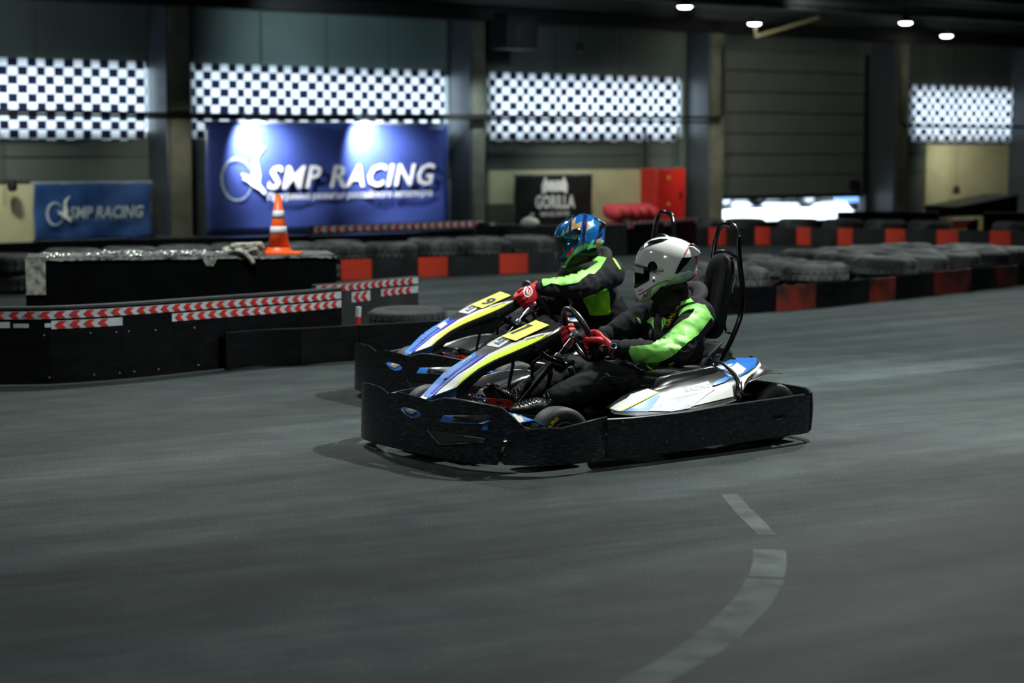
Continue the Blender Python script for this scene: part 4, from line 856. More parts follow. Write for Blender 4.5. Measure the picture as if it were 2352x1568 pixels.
    q=K1.at(1296,826,y=.03); mb=MB(); mb.lathe([(.004,-.012),(.013,-.012),(.014,0),(.013,.012),(.004,.012)],q,(.2,1,.2),14); mb.build('clamp',M_rim,root)
    # seat
    mb=MB(); rings=[]
    for x,z,hw,wg,an in ((-.20,.10,.15,.03,80),(-.30,.065,.17,.09,88),(-.42,.055,.185,.15,92),(-.54,.06,.195,.21,100),(-.63,.10,.20,.24,125),(-.69,.18,.20,.21,150),(-.74,.28,.195,.15,158),(-.785,.37,.19,.09,160),(-.81,.43,.175,.03,160),(-.815,.445,.16,.0,160)):
        nv=V((math.cos(R(an)-PI/2)*1,0,math.sin(R(an)-PI/2)*1)); nv=V((math.cos(R(an-0)),0,math.sin(R(an)))) if an<95 else V((math.sin(R(an-90)),0,math.cos(R(an-90))))
        rings.append([V((x,hw*math.sin(q*PI/2),z))+nv*wg*abs(q)**2.6 for q in [k/8-1 for k in range(17)]])
    mb.loft(rings,caps=False,loop=False); mb.build('seat',M_seat,root,solid=.008)
    # head restraint: hoop, crossbar, inner frame and pad
    nh=[K1.at(*q,y=.1) for q in ((1650,838),(1678,785),(1698,735),(1705,700),(1705,655),(1700,612),(1697,575),(1696,545))]; th=spline([nh[-1],K1.at(1690,524,y=.07),K1.at(1676,514,y=.03),K1.at(1660,515,y=-.03),K1.at(1648,535,y=-.075),K1.at(1641,568,y=-.1),K1.at(1636,612,y=-.1)],5)
    fh=[V((p.x,-.1,p.z)) for p in nh[:5]][::-1]
    mb=MB(); mb.tube(spline(nh,5)[:-1]+th+spline([th[-1]]+fh,5)[1:],.0135,12); mb.build('roll_hoop',M_gl,root)
    ca,cb_=K1.at(1695,592,y=.1),K1.at(1641,580,y=-.1); mb=MB(); mb.tube(spline([ca,(ca+cb_)/2+V((0,0,.02)),cb_],5),.01,10); mb.build('crossbar',M_gl,root)
    mb=MB(); mb.tube([K1.at(1680,590,y=.05),K1.at(1678,640,y=.05),K1.at(1664,745,y=.05),K1.at(1668,762,y=.05),K1.at(1690,768,y=.1)],.007,8); mb.tube([K1.at(1655,590,y=-.05),K1.at(1640,745,y=-.05)],.007,8); o=mb.build('inner_frame',M_gl,root); o['kind']='stuff'
    mb=MB(); mb.tube([K1.at(1690,640,y=.09),K1.at(1684,655,y=.08),K1.at(1681,672,y=.07)],.002,5); mb.build('cable_tie',M_kwh,root)
    top=V((-.985,0,.86)); bot=V((-.895,0,.44)); upv=(top-bot).normalized(); nrm=V((upv.z,0,-upv.x)); mb=MB(); pts=[]
    Hh=(top-bot).length; W_=.082
    for k in range(32):
        a=2*PI*k/32; cx=W_*math.copysign(abs(math.cos(a))**.75,math.cos(a)); sz=math.sin(a); pts.append((cx,(Hh/2-.10)*(1 if sz>0 else -1)+.10*math.copysign(abs(sz)**.9,sz)))
    mid_=(top+bot)/2; rings=[]
    for dn,sc in ((-.028,.9),(-.022,.98),(0,1),(.022,.98),(.03,.9),(.032,.6),(.026,.5),(.024,.2)):
        rings.append([mid_+nrm*(dn+.03)+V((0,1,0))*x*sc+upv*y*(sc if abs(sc)>.8 else (sc+.12)) for x,y in pts])
    mb.loft(rings); mb.build('back_pad',M_pad,root)
    # side pods with graphics
    pod=[[(1408,950,.665),(1404,945,.62),(1400,940,.57),(1396,938,.5),(1392,938,.42)],
      [(1465,955,.68),(1462,938,.63),(1455,910,.55),(1446,903,.49),(1438,905,.40)],
      [(1530,950,.675),(1530,928,.62),(1515,898,.54),(1500,890,.47),(1492,888,.40)],
      [(1600,941,.67),(1590,916,.61),(1565,885,.53),(1550,876,.46),(1545,872,.38)],
      [(1655,933,.665),(1645,899,.60),(1622,873,.52),(1608,862,.44),(1600,856,.36)],
      [(1700,919,.655),(1688,878,.585),(1668,862,.50),(1652,850,.42),(1640,846,.32)],
      [(1705,905,.64),(1706,872,.575),(1694,852,.49),(1676,838,.39),(1660,832,.28)],
      [(1708,895,.64),(1722,862,.57),(1722,842,.47),(1708,829,.36),(1690,823,.24)],
      [(1718,880,.64),(1736,850,.56),(1742,834,.46),(1738,823,.36),(1724,820,.24)],
      [(1735,872,.64),(1752,852,.57),(1752,845,.50),(1748,836,.40),(1738,828,.30)],
      [(1765,858,.63),(1775,852,.58),(1775,850,.53),(1772,846,.46),(1765,843,.36)],
      [(1795,858,.62),(1797,857,.60),(1797,856,.56),(1794,855,.50),(1790,853,.42)]]
    for sy in (1,-1):
        G_=[[K1.at(a,b,y=y) for a,b,y in row] for row in pod]; 
        rows=[]
        for r in G_: rows.append([V((p.x,p.y*sy,p.z)) for p in spline(r,5)])
        dense=[]
        for j in range(len(rows[0])): dense.append(spline([r[j] for r in rows],6))
        mb=MB(); mb.loft([list(r) for r in zip(*dense)],caps=False,loop=False)
        if sy==1: pv=mb.bvh()
        po=mb.build('side_pod',mat('pod_black','#1b1d1f',.28,spec=.6,coat=.3,var=.3,vscale=8,bump=.1,bscale=12),root,solid=.002,ang=55)
        def Dp(nm,L,m,off=.003,step=4,cc=cI):
            vs,fs=cdt(cc(L),[],step); mb=MB()
            for p in vs:
                q=onto(pv,K1,p.x,p.y,off); mb.v.append(V((q.x,q.y*sy,q.z)))
            mb.f=list(fs); f=fs[0]; n=(mb.v[f[1]]-mb.v[f[0]]).cross(mb.v[f[2]]-mb.v[f[0]]); SGN[0]=1 if n.z>0 else -1; skirted(mb,off*.9); mb.build(nm,m,po,ang=60)
        Dp('white_patch',[(5,680),(60,640),(200,562),(240,520),(430,457),(545,497),(120,712),(80,705)],M_kwh)
        Dp('yellow_line',[(120,712),(545,497),(555,505),(140,716)],M_kye,.0055,3)
        Dp('blue_patch',[(150,715),(330,630),(560,503),(640,500),(860,600),(640,700),(420,716)],M_podb,.0035)
        Dp('scuffed_panel',[(440,712),(560,560),(660,500),(1110,380),(1180,470),(1100,520),(960,640),(900,680),(700,716)],M_podw,.0045)
        Dp('white_patch',[(945,655),(1110,520),(1180,480),(1370,395),(1392,545)],M_kwh,.005)
        Dp('lettering_strip',[(545,530),(1105,378),(1180,472),(590,600)],mat('pod_strip','#cfd2d3',.35,var=.12,vscale=30),.0052,3.5)
        Dp('blue_panel',[(1195,205),(1400,112),(1660,108),(1655,170),(1640,215),(1440,335),(1350,345),(1300,290)],mat('pod_bright_blue','#2a78cc',.3,col2='#3a35b0',c2amt=.35,vscale=9,coat=.4,stretch=(1,8,1)),.003)
        Dp('white_patch',[(1205,215),(1390,180),(1340,235),(1270,250)],M_kwh,.0055,3); Dp('white_patch',[(1385,210),(1435,170),(1535,240),(1500,285),(1400,330),(1350,325),(1290,265)],M_kwh,.0055,3)
        Dp('white_patch',[(1440,350),(1560,290),(1650,220),(1690,160),(1700,200),(1650,260),(1560,330),(1520,390),(1500,515),(1465,515)],M_kwh,.003)
        Dp('blue_patch',[(1150,430),(1190,380),(1310,330),(1350,350),(1290,390),(1200,420)],M_podb,.0066)
        if sy==1:
            text_onto('worn_lettering','RACING',pv,K1,(1572,903),(1631,891.5),(1570,894),mat('faded_ink','#8d99ab',.5),po,0,.004,.0062)
        for q in cI([(1405,128),(1600,105)]):
            p=onto(pv,K1,*q,.003); p=V((p.x,p.y*sy,p.z)); mb=MB(); mb.lathe([(.012,-.003),(.012,.0035),(.006,.0066),(.0005,.0066)],p,(0,0,1),12); mb.build('fastener',M_gl,po)
    # ribbed black covers over fuel tank and engine
    for sy in (1,-1):
        a,b=K1.at(1488,893,y=.45),K1.at(1630,852,y=.40); mb=MB(); rings=[]
        for k,(x,zt,w0,w1) in enumerate(((-.085,.265,.33,.505),(-.095,.305,.34,.50),(-.13,.342,.35,.485),(-.22,.355,.34,.48),(-.36,.362,.32,.465),(-.50,.372,.30,.45),(-.545,.365,.30,.44),(-.56,.30,.30,.44))):
            rings.append([V((x,w0*sy,.10)),V((x,w0*sy,zt-.02)),V((x,(w0+.02)*sy,zt)),V((x,(w1-.02)*sy,zt)),V((x,w1*sy,zt-.02)),V((x,(w1+.015)*sy,zt-.05)),V((x,(w1+.02)*sy,.10))])
        mb.loft(rings); ec=mb.build('engine_cover',M_gl,root,bevel=.006)
        for k in range(4):
            y=(.365+.026*k)*sy; mb=MB(); mb.tube([(-.155,y,.345),(-.17,y,.358),(-.33,y-.01*sy,.364),(-.345,y-.01*sy,.354)],.007,8,dome=True); mb.build('rib',M_gl,ec)
        mb=MB(); mb.lathe([(.002,.002),(.03,.002),(.042,.006),(.045,-.002)],(-.42,.385*sy,.366),(0,0,1),20); mb.build('filler_cap',mat('matt_black','#070708',.6),ec)
        mb=MB(); P=[K1.at(1612,848,y=.34),K1.at(1632,840,y=.37),K1.at(1650,843,y=.41),K1.at(1668,858,y=.47),K1.at(1689,882,y=.57),K1.at(1691,898,y=.62),K1.at(1698,915,y=.645),K1.at(1712,916,y=.60)]; mb.tube([V((p.x-.004,(p.y+.018)*sy,p.z+.022)) for p in spline(P,4)],[(.012,.007)]*(4*7+1),10,up=(0,0,1)); mb.build('pod_strap',M_gl,root)
    # inner right tank wall, engine, seat stays
    mb=MB(); rings=[]
    for x,z in ((.26,.17),(.2,.235),(.02,.285),(-.05,.295),(-.5,.28),(-.56,.2)): rings.append([V((x,-.345,.05)),V((x,-.355,z-.015)),V((x,-.37,z)),V((x,-.47,z-.01)),V((x,-.48,.05))])
    mb.loft(rings); mb.build('fuel_tank',mat('tank_navy','#10131c',.35,var=.2),root,bevel=.005)
    mb=MB(); mb.tube([(-.02,-.34,.31),(-.02,-.34,.04)],.008,6); mb.build('tank_strap',M_screwk,root)
    mb=MB(); mb.box((-.66,-.36,.2),(.2,.16,.2)); eng=mb.build('engine',M_rim,root,bevel=.015)
    for k in range(5):
        mb=MB(); mb.box((-.66,-.36,.31+k*.012),(.16,.14,.005)); mb.build('cooling_fin',M_rim,eng)
    for a,b in (((-.70,.2,.30),(-.79,.29,.16)),((-.70,-.2,.30),(-.79,-.29,.16)),((-.62,.21,.33),(-.58,.30,.36))):
        mb=MB(); mb.tube([a,b],.008,8); mb.build('seat_stay',M_chr,root)
    mb=MB(); mb.tube(spline([(-.58,.23,.37),(-.62,.27,.40),(-.66,.26,.36),(-.63,.3,.34),(-.58,.3,.36)],5),.006,8); mb.build('fuel_hose',M_gl,root)
    return fv
SCR=[];SW={}
kart1=empty('racing_kart',K1.o,K1.rot,'front racing kart number 1 driven by the white helmeted driver','kart',None)
FV=make_kart(kart1)
kart2=copy_tree(kart1); kart2.location=K2.o; kart2.rotation_euler=(0,0,K2.rot); kart2['label']='rear racing kart number 9 driven by the blue helmeted driver'
f1=[c for c in kart1.children if c.name.startswith('steering_fairing')][0]; f2=[c for c in kart2.children if c.name.startswith('steering_fairing')][0]
def on_plate(px,py,up):
    """the thin number plate stands a centimetre off the fairing, flat"""
    d=K1.ray(px,py); n=V((.355,0,1)); k=.485+.012+.38*.355+up; t=(k-n.dot(K1.lc))/n.dot(d); return K1.lc+d*t
def plate_piece(name,L,m,parent,up,th,step=5):
    vs,fs=cdt(L,[],step); mb=MB(); mb.add([on_plate(p.x,p.y,up) for p in vs],fs); return mb.build(name,m,parent,smooth=False,solid=th)
for f,num in ((f1,'1'),(f2,'9')):
    pl=plate_piece('number_plate',cH([(1322,360),(1872,105),(2088,182),(1552,430)]),M_plate,f,0,.002)
    if num=='1': plate_piece('plate_number',cH([(1462,308),(1500,322),(1836,184),(1748,166),(1722,181),(1736,187),(1712,202)]),M_ink,pl,.0022,.0006,8)
    else:
        p0,pr,pu=cH([(1480,330),(1600,395),(1730,205)]); vs,fs=text2d('9',1,0,.04); mb=MB(); mb.add([on_plate(p0[0]+(pr[0]-p0[0])*a+(pu[0]-p0[0])*b,p0[1]+(pr[1]-p0[1])*a+(pu[1]-p0[1])*b,.0022) for a,b in vs],fs); mb.build('plate_number',M_ink,pl,smooth=False,solid=.0006)
    mb=MB()
    for x,y in ((.31,.04),(.31,-.04),(.22,.04),(.22,-.04)): mb.tube([(x,y,.485+(.38-x)*.355-.002),(x,y,.485+.012+(.38-x)*.355)],.004,6)
    mb.build('plate_spacer',M_gl,pl)['kind']='stuff'
decal('tape_patch',cH([(700,800),(830,705),(900,745),(780,850)]),FV,K1,M_kwh,f2,.0062,4)
# ------------------------------------------------------------------ the drivers
def remesh(mb,vox,smooth=2):
    me=bpy.data.meshes.new('tmp'); me.from_pydata([tuple(p) for p in mb.v],[],mb.f); bm=bmesh.new(); bm.from_mesh(me); bmesh.ops.recalc_face_normals(bm,faces=bm.faces); bm.to_mesh(me); bm.free()
    o=bpy.data.objects.new('tmp',me); COL.objects.link(o)
    r=o.modifiers.new('r','REMESH'); r.mode='VOXEL'; r.voxel_size=vox; 
    if smooth: s_=o.modifiers.new('s','SMOOTH'); s_.iterations=smooth; s_.factor=.5
    dg=bpy.context.evaluated_depsgraph_get(); m2=bpy.data.meshes.new_from_object(o.evaluated_get(dg)); out=MB(); out.v=[v.co.copy() for v in m2.vertices]; out.f=[tuple(p.vertices) for p in m2.polygons]
    nr=[v.normal.copy() for v in m2.vertices]
    bpy.data.objects.remove(o); bpy.data.meshes.remove(me); bpy.data.meshes.remove(m2); return out,nr
def bez(P,R_,n=6):
    """smooth the joint line and its radii together"""
    pts=spline(P,n); rr=[]; m=len(P)
    for i in range(m-1):
        for k in range(n):
            f=k/n; a=R_[i] if isinstance(R_[i],tuple) else (R_[i],R_[i]); b=R_[i+1] if isinstance(R_[i+1],tuple) else (R_[i+1],R_[i+1]); rr.append((a[0]+(b[0]-a[0])*f,a[1]+(b[1]-a[1])*f))
    e=R_[-1] if isinstance(R_[-1],tuple) else (R_[-1],R_[-1]); rr.append(e); return pts,rr
M_suit=mat('suit_black','#15171a',.85,var=.15,vscale=5,bump=.25,bscale=120,spec=.2); M_green=mat('suit_green','#8be062',.55,var=.06,vscale=9,bump=.3,bscale=20,spec=.6); M_green2=mat('suit_lime','#8fe010',.5,var=.1)
M_glove=mat('glove_red','#c3161c',.55,var=.12,vscale=14,bump=.2,bscale=90); M_boot=mat('boot_leather','#0b0c0e',.35,var=.3,vscale=12,bump=.2,bscale=40); M_lace=mat('lace','#34373a',.45,spec=.7); M_skin=mat('skin','#8a5c45',.55,var=.08)
M_brace=mat('neck_brace','#050506',.85,bump=.25,bscale=50); M_vis=mat('visor_smoke','#0a0c0d',.06,spec=.8,coat=1,trans=.0,alpha=.72); M_vis2=mat('visor_clear','#4a5356',.05,spec=.8,coat=1,alpha=.3); M_eye=mat('eye_white','#d8d8d0',.3); M_iris=mat('iris','#20201c',.3)
def folds(mb,nr,centres,amp=.004,sc=16,arms=()):
    for i,p in enumerate(mb.v):
        k=.35
        for c,r,g in centres:
            d=(p-c).length
            if d<r: k=max(k,g*(1-d/r)+.35)
        n1=1-abs(noise.noise(V((p.x*sc,p.y*sc*.8,p.z*sc*1.4))))*2; n2=noise.noise(p*sc*2.3+V((5,1,3)))
        for e,q in arms:
            ax_=(q-e); Lx=ax_.length; ax_/=Lx; s_=(p-e).dot(ax_)
            if -.05<s_<Lx+.05 and (p-e-ax_*s_).length<.11:
                mb.v[i]=p=p+nr[i]*.0055*(1-2*abs(noise.noise(V((s_*19+e.y*9,p.z*4.5,p.y*4.5)))))*.9
        mb.v[i]=p+nr[i]*amp*k*(n1*1.1+n2*.5-.4)
def driver(root,J,fr):
    b=MB(); A=lambda pts,rr,up=None,n=18: b.tube(*bez(pts,rr),n=n,up=up,dome=True)
    up=(1,0,0)
    # torso: width across y, depth along x
    A([J['pelvis'],J['waist'],J['chest'],J['shoulder'],J['neck']],[(.165,.12),(.15,.125),(.17,.135),(.125,.10),(.07,.075)],up,24)
    for s_ in ('L','R'):
        A([J['shoulder']*.5+J['sh'+s_]*.5,J['sh'+s_],J['sh'+s_]*.5+J['el'+s_]*.5,J['el'+s_],J['el'+s_]*.5+J['wr'+s_]*.5,J['wr'+s_]],[.09,.082,.070,.060,.051,.034])
        A([J['hip'+s_],J['hip'+s_]*.5+J['kn'+s_]*.5,J['kn'+s_],J['kn'+s_]*.5+J['an'+s_]*.5,J['an'+s_]],[.105,.098,.079,.068,.052])
    m,nr=remesh(b,.009,3)
    folds(m,nr,[(J['elL'],.16,1.3),(J['elR'],.16,1.3),(J['knL'],.2,1.2),(J['knR'],.2,1.2),(J['waist'],.2,1)],.009,16,[(J['el'+k],J[q+k]) for k in 'LR' for q in ('sh','wr')])
    o=m.build('racing_suit',M_suit,root,ang=180); return o,m.bvh()
def hand(root,W,Gp,T,B,m_pad,lefty=1,name='glove',sc=1.12):
    """gloved hand closed round a bar: W wrist, Gp grip point, T along the bar to the thumb, B from the bar to the back of the hand"""
    T=T.normalized(); D=(Gp-W).normalized(); T=(T-D*T.dot(D)).normalized(); B=(B-T*B.dot(T)); B=(B-D*B.dot(D)).normalized(); b=MB(); k0=Gp-D*.026+B*.024
    b.tube(*bez([W,W.lerp(k0,.4)+T*.002,W.lerp(k0,.8),k0],[(.030,.022),(.037,.021),(.043,.019),(.043,.016)],5),n=14,up=tuple(B),dome=True)
    tips=[]
    for i,(t,L,r) in enumerate(((.034,1.0,.0118),(.0115,1.08,.012),(-.0115,1.0,.0115),(-.033,.82,.0102))):
        c=Gp+T*t; P=[k0+T*t*1.0,c+D*.002+B*.031*L,c+D*.024*L+B*.016,c+D*.026*L-B*.008,c+D*.010-B*.0255]
        b.tube(*bez(P,[r*1.1,r*1.08,r,r*.95,r*.85],4),n=10,dome=True)
    th=[W.lerp(k0,.4)+T*.014,Gp+T*.030-D*.036-B*.004,Gp+T*.034-D*.012-B*.020,Gp+T*.028+D*.012-B*.026]
    b.tube(*bez(th,[.016,.0145,.013,.0105],4),n=10,dome=True)
    b.v=[Gp+(p-Gp)*sc for p in b.v]; m,nr=remesh(b,.0028,2); g=m.build(name,M_glove,root,ang=180)
    c=MB(); c.tube(*bez([W-D*.026,W-D*.012,W+D*.004],[(.034,.031),(.033,.026),(.034,.024)],3),n=18,up=tuple(B)); c.build('glove_cuff',m_pad,g)
    return g,m.bvh()
def boot(root,an,toe,heel,side,kn):
    b=MB(); F=(toe-heel).normalized(); ank=an
    b.tube(*bez([ank+(kn-ank).normalized()*.07,ank,heel.lerp(ank,.38)],[(.050,.050),(.047,.047),(.043,.050)],5),n=16,dome=True)
    upv=(ank-heel).normalized(); upv=(upv-F*upv.dot(F)).normalized()
    b.tube(*bez([heel+upv*.030,heel.lerp(toe,.35)+upv*.036,heel.lerp(toe,.72)+upv*.022,toe+upv*.014],[(.034,.036),(.041,.043),(.046,.030),(.038,.021)],6),n=16,up=tuple(upv),dome=True)
    m,nr=remesh(b,.006,2); bo=m.build('boot',M_boot,root,ang=180); bv=m.bvh()
    s_=MB(); sidev=F.cross(upv); pr=[(-.035,.0),(-.02,-.034),(.06,-.036),(.14,-.044),(.2,-.047),(.255,-.04),(.285,-.015),(.29,.0),(.285,.015),(.255,.038),(.2,.043),(.14,.038),(.06,.032),(-.02,.032)]
    k=(toe-heel).length/.25; s_.prism([(x*k,y*1.0) for x,y in pr],heel-upv*.006,F,sidev,.02); s_.build('sole',mat('sole_rubber','#0c0d0e',.7),bo,bevel=.004)
    # crossed laces up the tongue
    p0=heel.lerp(toe,.80); p1=ank.lerp(toe,.10); dl=(p1-p0).normalized(); dirn=(upv-dl*upv.dot(dl)).normalized()
    for q in range(10):
        base=p0.lerp(p1,q/9)
        for sg in (-1,1):
            pts=[]
            for w_ in (-1,-.5,0,.5,1):
                o_=base+dl*(.013*w_*sg)+sidev*.024*w_+dirn*.2; h,n_,_,_=bv.ray_cast(o_,-dirn)
                if h: pts.append(h+n_*.0025)
            if len(pts)>2: mb=MB(); mb.tube(pts,.0028,6); mb.build('lace',M_lace,bo)
    for q in range(8):
        for sg in (-1,1):
            o_=p0.lerp(p1,q/8+.04)+sidev*.030*sg+dirn*.2; h,n_,_,_=bv.ray_cast(o_,-dirn)
            if h: mb=MB(); mb.lathe([(.0045,-.001),(.0045,.002),(.002,.0025),(.001,.001)],h,tuple(n_),8); mb.build('eyelet',M_chr,bo)
    return bo
def oval(c,a,b_,n=18,rot=0): return [(c[0]+a*math.cos(2*PI*k/n)*math.cos(rot)-b_*math.sin(2*PI*k/n)*math.sin(rot),c[1]+a*math.cos(2*PI*k/n)*math.sin(rot)+b_*math.sin(2*PI*k/n)*math.cos(rot)) for k in range(n)]
class Helmet:
    """full face helmet: side outline in pixels at its own distance, real width across"""
    def __init__(s,root,fr,cpx,y,outline,yaw,W,m,port,M_v,port_r=.5,pmin=.42):
        s.fr=fr; c=fr.at(*cpx,y=y); s.c=c; wpt=fr.o+fr.x*c.x+fr.y*c.y+fr.z*c.z; dep=(wpt-C0).dot(CF); k=dep/FPX
        wx=V((-math.cos(R(yaw)),math.sin(R(yaw)),0)); wy=V((-math.sin(R(yaw)),-math.cos(R(yaw)),0)); L=lambda w:V((w.dot(fr.x),w.dot(fr.y),w.z)); s.hx=L(wx); s.hy=L(wy); s.hz=V((0,0,1))
        pol=[(-(x-cpx[0])*k,-(y_-cpx[1])*k) for x,y_ in outline]; NT=72; NP=36; rr=[]
        for i in range(NT):
            a=2*PI*i/NT; d=(math.cos(a),math.sin(a)); best=0
            for j in range(len(pol)):
                p,q=pol[j],pol[(j+1)%len(pol)]; ex,ey=q[0]-p[0],q[1]-p[1]; den=d[0]*ey-d[1]*ex
                if abs(den)<1e-9: continue
                t=(p[0]*ey-p[1]*ex)/den; u=(p[0]*d[1]-p[1]*d[0])/den
                if t>0 and -1e-6<=u<=1+1e-6: best=max(best,t)
            rr.append(best)
        rr=[(rr[i-1]+2*rr[i]+rr[(i+1)%NT])/4 for i in range(NT)]
        s.k=k; s.W=W
        def pt(i,j,ex=0):
            a=2*PI*(i%NT)/NT; ph=-PI/2+PI*j/NP; r=rr[i%NT]+ex; wd=W*(1-.28*max(0,math.cos(a))**2*(1 if math.sin(a)<.15 else .5))
            cc=abs(math.cos(ph))**.82; sn=math.copysign(abs(math.sin(ph))**.9,math.sin(ph))
            return s.c+s.hx*(r*math.cos(a)*cc)+s.hz*(r*math.sin(a)*cc)+s.hy*((wd+ex)*sn)
        a0,a1=port
        def inport(i,j):
            a=(360*i/NT+180)%360-180; ph=-90+180*j/NP; return a0<=a<=a1 and math.cos(R(ph))**.82>port_r
        mb=MB(); vs=[pt(i,j) for i in range(NT) for j in range(NP+1)]; fs=[];vf=[]
        for i in range(NT):
            for j in range(NP):
                f=(i*(NP+1)+j,((i+1)%NT)*(NP+1)+j,((i+1)%NT)*(NP+1)+j+1,i*(NP+1)+j+1)
                (vf if inport(i+.5,j+.5) else fs).append(f)
        full=MB(); full.add(vs,fs+vf); s.bvh=full.bvh()
        # drop the underside so that the neck can pass
        keep=[f for f in fs if not(-125<((360*(f[0]//(NP+1)+.5)/NT+180)%360-180)<-75 and math.cos(-PI/2+PI*(f[0]%(NP+1)+.5)/NP)>.72)]
        mb.add(vs,keep); s.obj=mb.build('helmet',m,root,solid=.006,ang=70); s.obj.modifiers['solid'].offset=-1
        vm=MB(); e0=int(round(a0*NT/360)); e1=int(round(a1*NT/360)); js=[j for j in range(NP+1) if math.cos(-PI/2+PI*j/NP)**.82>pmin]
        rows=[[pt(i%NT,j,.004) for j in js] for i in range(e0,e1+1)]
        vm.loft(rows,caps=False,loop=False); s.visor=vm.build('visor',M_v,s.obj,solid=.002,ang=180); s.vb=vm.bvh()
        tr=MB(); 
        for i in (e0,e1): tr.tube([pt(i%NT,j,.004) for j in js],.003,6)
        for j in (js[0],js[-1]): tr.tube([pt(i%NT,j,.004) for i in range(e0,e1+1)],.003,6)
        tr.build('visor_seal',M_gl,s.obj)['kind']='stuff'
        # head inside
        h=MB(); hc=s.c+s.hx*.012-s.hz*.015; prof=[(-.105,.03),(-.09,.055),(-.05,.068),(0,.074),(.05,.072),(.085,.055),(.1,.03)]
        h.lathe([(.012,-.112)]+[(r,z) for z,r in prof]+[(.01,.108)],hc,(0,0,1),20); h.tube([hc+s.hx*.068+s.hz*.012,hc+s.hx*.092-s.hz*.02,hc+s.hx*.078-s.hz*.026],[.009,.013,.011],8,dome=True); h.tube([hc+s.hx*.066-s.hy*.022-s.hz*.052,hc+s.hx*.078-s.hz*.052,hc+s.hx*.066+s.hy*.022-s.hz*.052],.007,8,dome=True)
        for sg in (-1,1): h.tube([hc+s.hy*sg*.073+s.hz*.02,hc+s.hy*sg*.078-s.hx*.012,hc+s.hy*sg*.073-s.hz*.025],.009,8,dome=True)
        hm,_=remesh(h,.005,2); hd=hm.build('head',M_skin,root,ang=180)
        bm_=MB(); bm_.lathe([(.058,-.135),(.074,-.11),(.078,-.09),(.079,-.07),(.0795,-.056),(.077,-.054)],hc,(0,0,1),24,cap=False); bm_.tube([hc-s.hz*.1,hc-s.hz*.19-s.hx*.04],.062,16); bm_.build('balaclava',mat('balaclava','#0b0c0d',.9),hd)
        for sg in (-1,1):
            e=hc+s.hx*.063+s.hy*sg*.03+s.hz*.012; mb=MB(); mb.lathe([(.001,-.012),(.009,-.008),(.012,0),(.009,.008),(.001,.012)],e,tuple(s.hx),12); ey=mb.build('eye',M_eye,hd); mb=MB(); mb.lathe([(.001,.0125),(.004,.0118),(.005,.0105)],e,tuple(s.hx),10); mb.build('iris',M_iris,ey)
        li=MB(); li.tube([s.c-s.hz*.075+s.hx*.07*math.cos(2*PI*q/20)-s.hx*.02+s.hy*.075*math.sin(2*PI*q/20) for q in range(20)],.018,8,closed=True); li.build('lining',M_brace,s.obj)
    def decal(s,name,L,m,off=.0012,step=4,bv=None): return decal(name,L,bv or s.bvh,s.fr,m,s.obj,off,step,.001)
    def pivot(s,c,r,m):
        p=onto(s.bvh,s.fr,*c,0); mb=MB(); mb.lathe([(r,-.004),(r,.005),(r*.8,.009),(r*.55,.008),(r*.5,.006),(r*.2,.006),(.0005,.008)],p,tuple(s.hy),22); mb.build('visor_pivot',m,s.obj)
def brace(root,c,tilt,fr_=None,r=(.118,.108),th=.042):
    M=Matrix.Rotation(tilt,3,'Y'); P=[c+M@V((r[0]*math.cos(2*PI*k/28),r[1]*math.sin(2*PI*k/28),.012*math.cos(2*PI*k/28*2))) for k in range(28)]
    mb=MB(); mb.tube(P,[(th,th*.72)]*28,14,closed=True); o=mb.build('neck_brace',M_brace,root)
    return o,mb.bvh()
# ---- front driver
d1=empty('person',K1.o,K1.rot,'driver in white helmet, black and green suit, both red gloves on the wheel','person')
J={'pelvis':V((-.50,0,.185)),'waist':V((-.60,0,.30)),'chest':V((-.645,0,.45)),'shoulder':V((-.66,0,.575)),'neck':V((-.665,0,.65)),
 'shL':V((-.645,.165,.585)),'shR':V((-.645,-.17,.575)),'elL':V((-.40,.275,.425)),'wrL':K1.at(1403,800,y=.205),'elR':V((-.37,-.27,.42)),'wrR':V((-.15,-.19,.47)),
 'hipL':V((-.46,.10,.185)),'hipR':V((-.46,-.10,.185)),'knL':V((-.085,.185,.325)),'knR':V((-.09,-.15,.32)),'anL':V((.225,.165,.245)),'anR':V((.23,-.085,.235))}
s1,sb1=driver(d1,J,K1)
DS=lambda nm,L,m,off=.004,cc=cE,step=3.6,th=.002,par=s1,bv=sb1,fr=K1: decal(nm,cc(L),bv,fr,m,par,off,step,th)
sl=DS('sleeve_panel',[(178,1350),(198,1303),(380,1290),(430,1270),(520,1205),(640,1105),(700,1060),(745,1040),(790,985),(808,950),(740,962),(700,985),(662,1022),(680,960),(740,925),(830,898),(900,915),(945,985),(945,1040),(900,1100),(830,1190),(740,1265),(640,1352),(560,1405),(470,1445),(250,1450),(205,1410)],M_green,.007)
DS('chest_panel',[(352,1065),(400,1022),(422,1035),(424,1140),(400,1095)],M_green); DS('chest_panel',[(255,1025),(285,1040),(300,1065),(294,1100),(272,1070)],M_green)
DS('chest_panel',[(510,1020),(548,1050),(520,1110),(500,1150),(498,1060)],M_green); DS('side_panel',[(335,1455),(465,1455),(472,1530),(430,1548),(370,1510)],M_green2); DS('side_panel',[(560,1470),(612,1450),(590,1530),(560,1545)],M_green2)
DS('collar_panel',[(680,885),(770,850),(802,882),(740,895),(680,920)],M_green); DS('back_piping',[(893,962),(925,970),(980,1030),(1030,1105),(1020,1115),(965,1040)],M_green)
DS('arm_patch',[(525,1130),(550,1060),(600,975),(680,925),(720,935),(650,1010),(600,1070),(570,1125)],mat('patch_black','#0e0f10',.7),.006)
text_onto('patch_lettering','URAL',sb1,K1,cE([(573,1112)])[0],cE([(640,985)])[0],cE([(540,1100)])[0],M_wyel,s1,0,.01,.010)
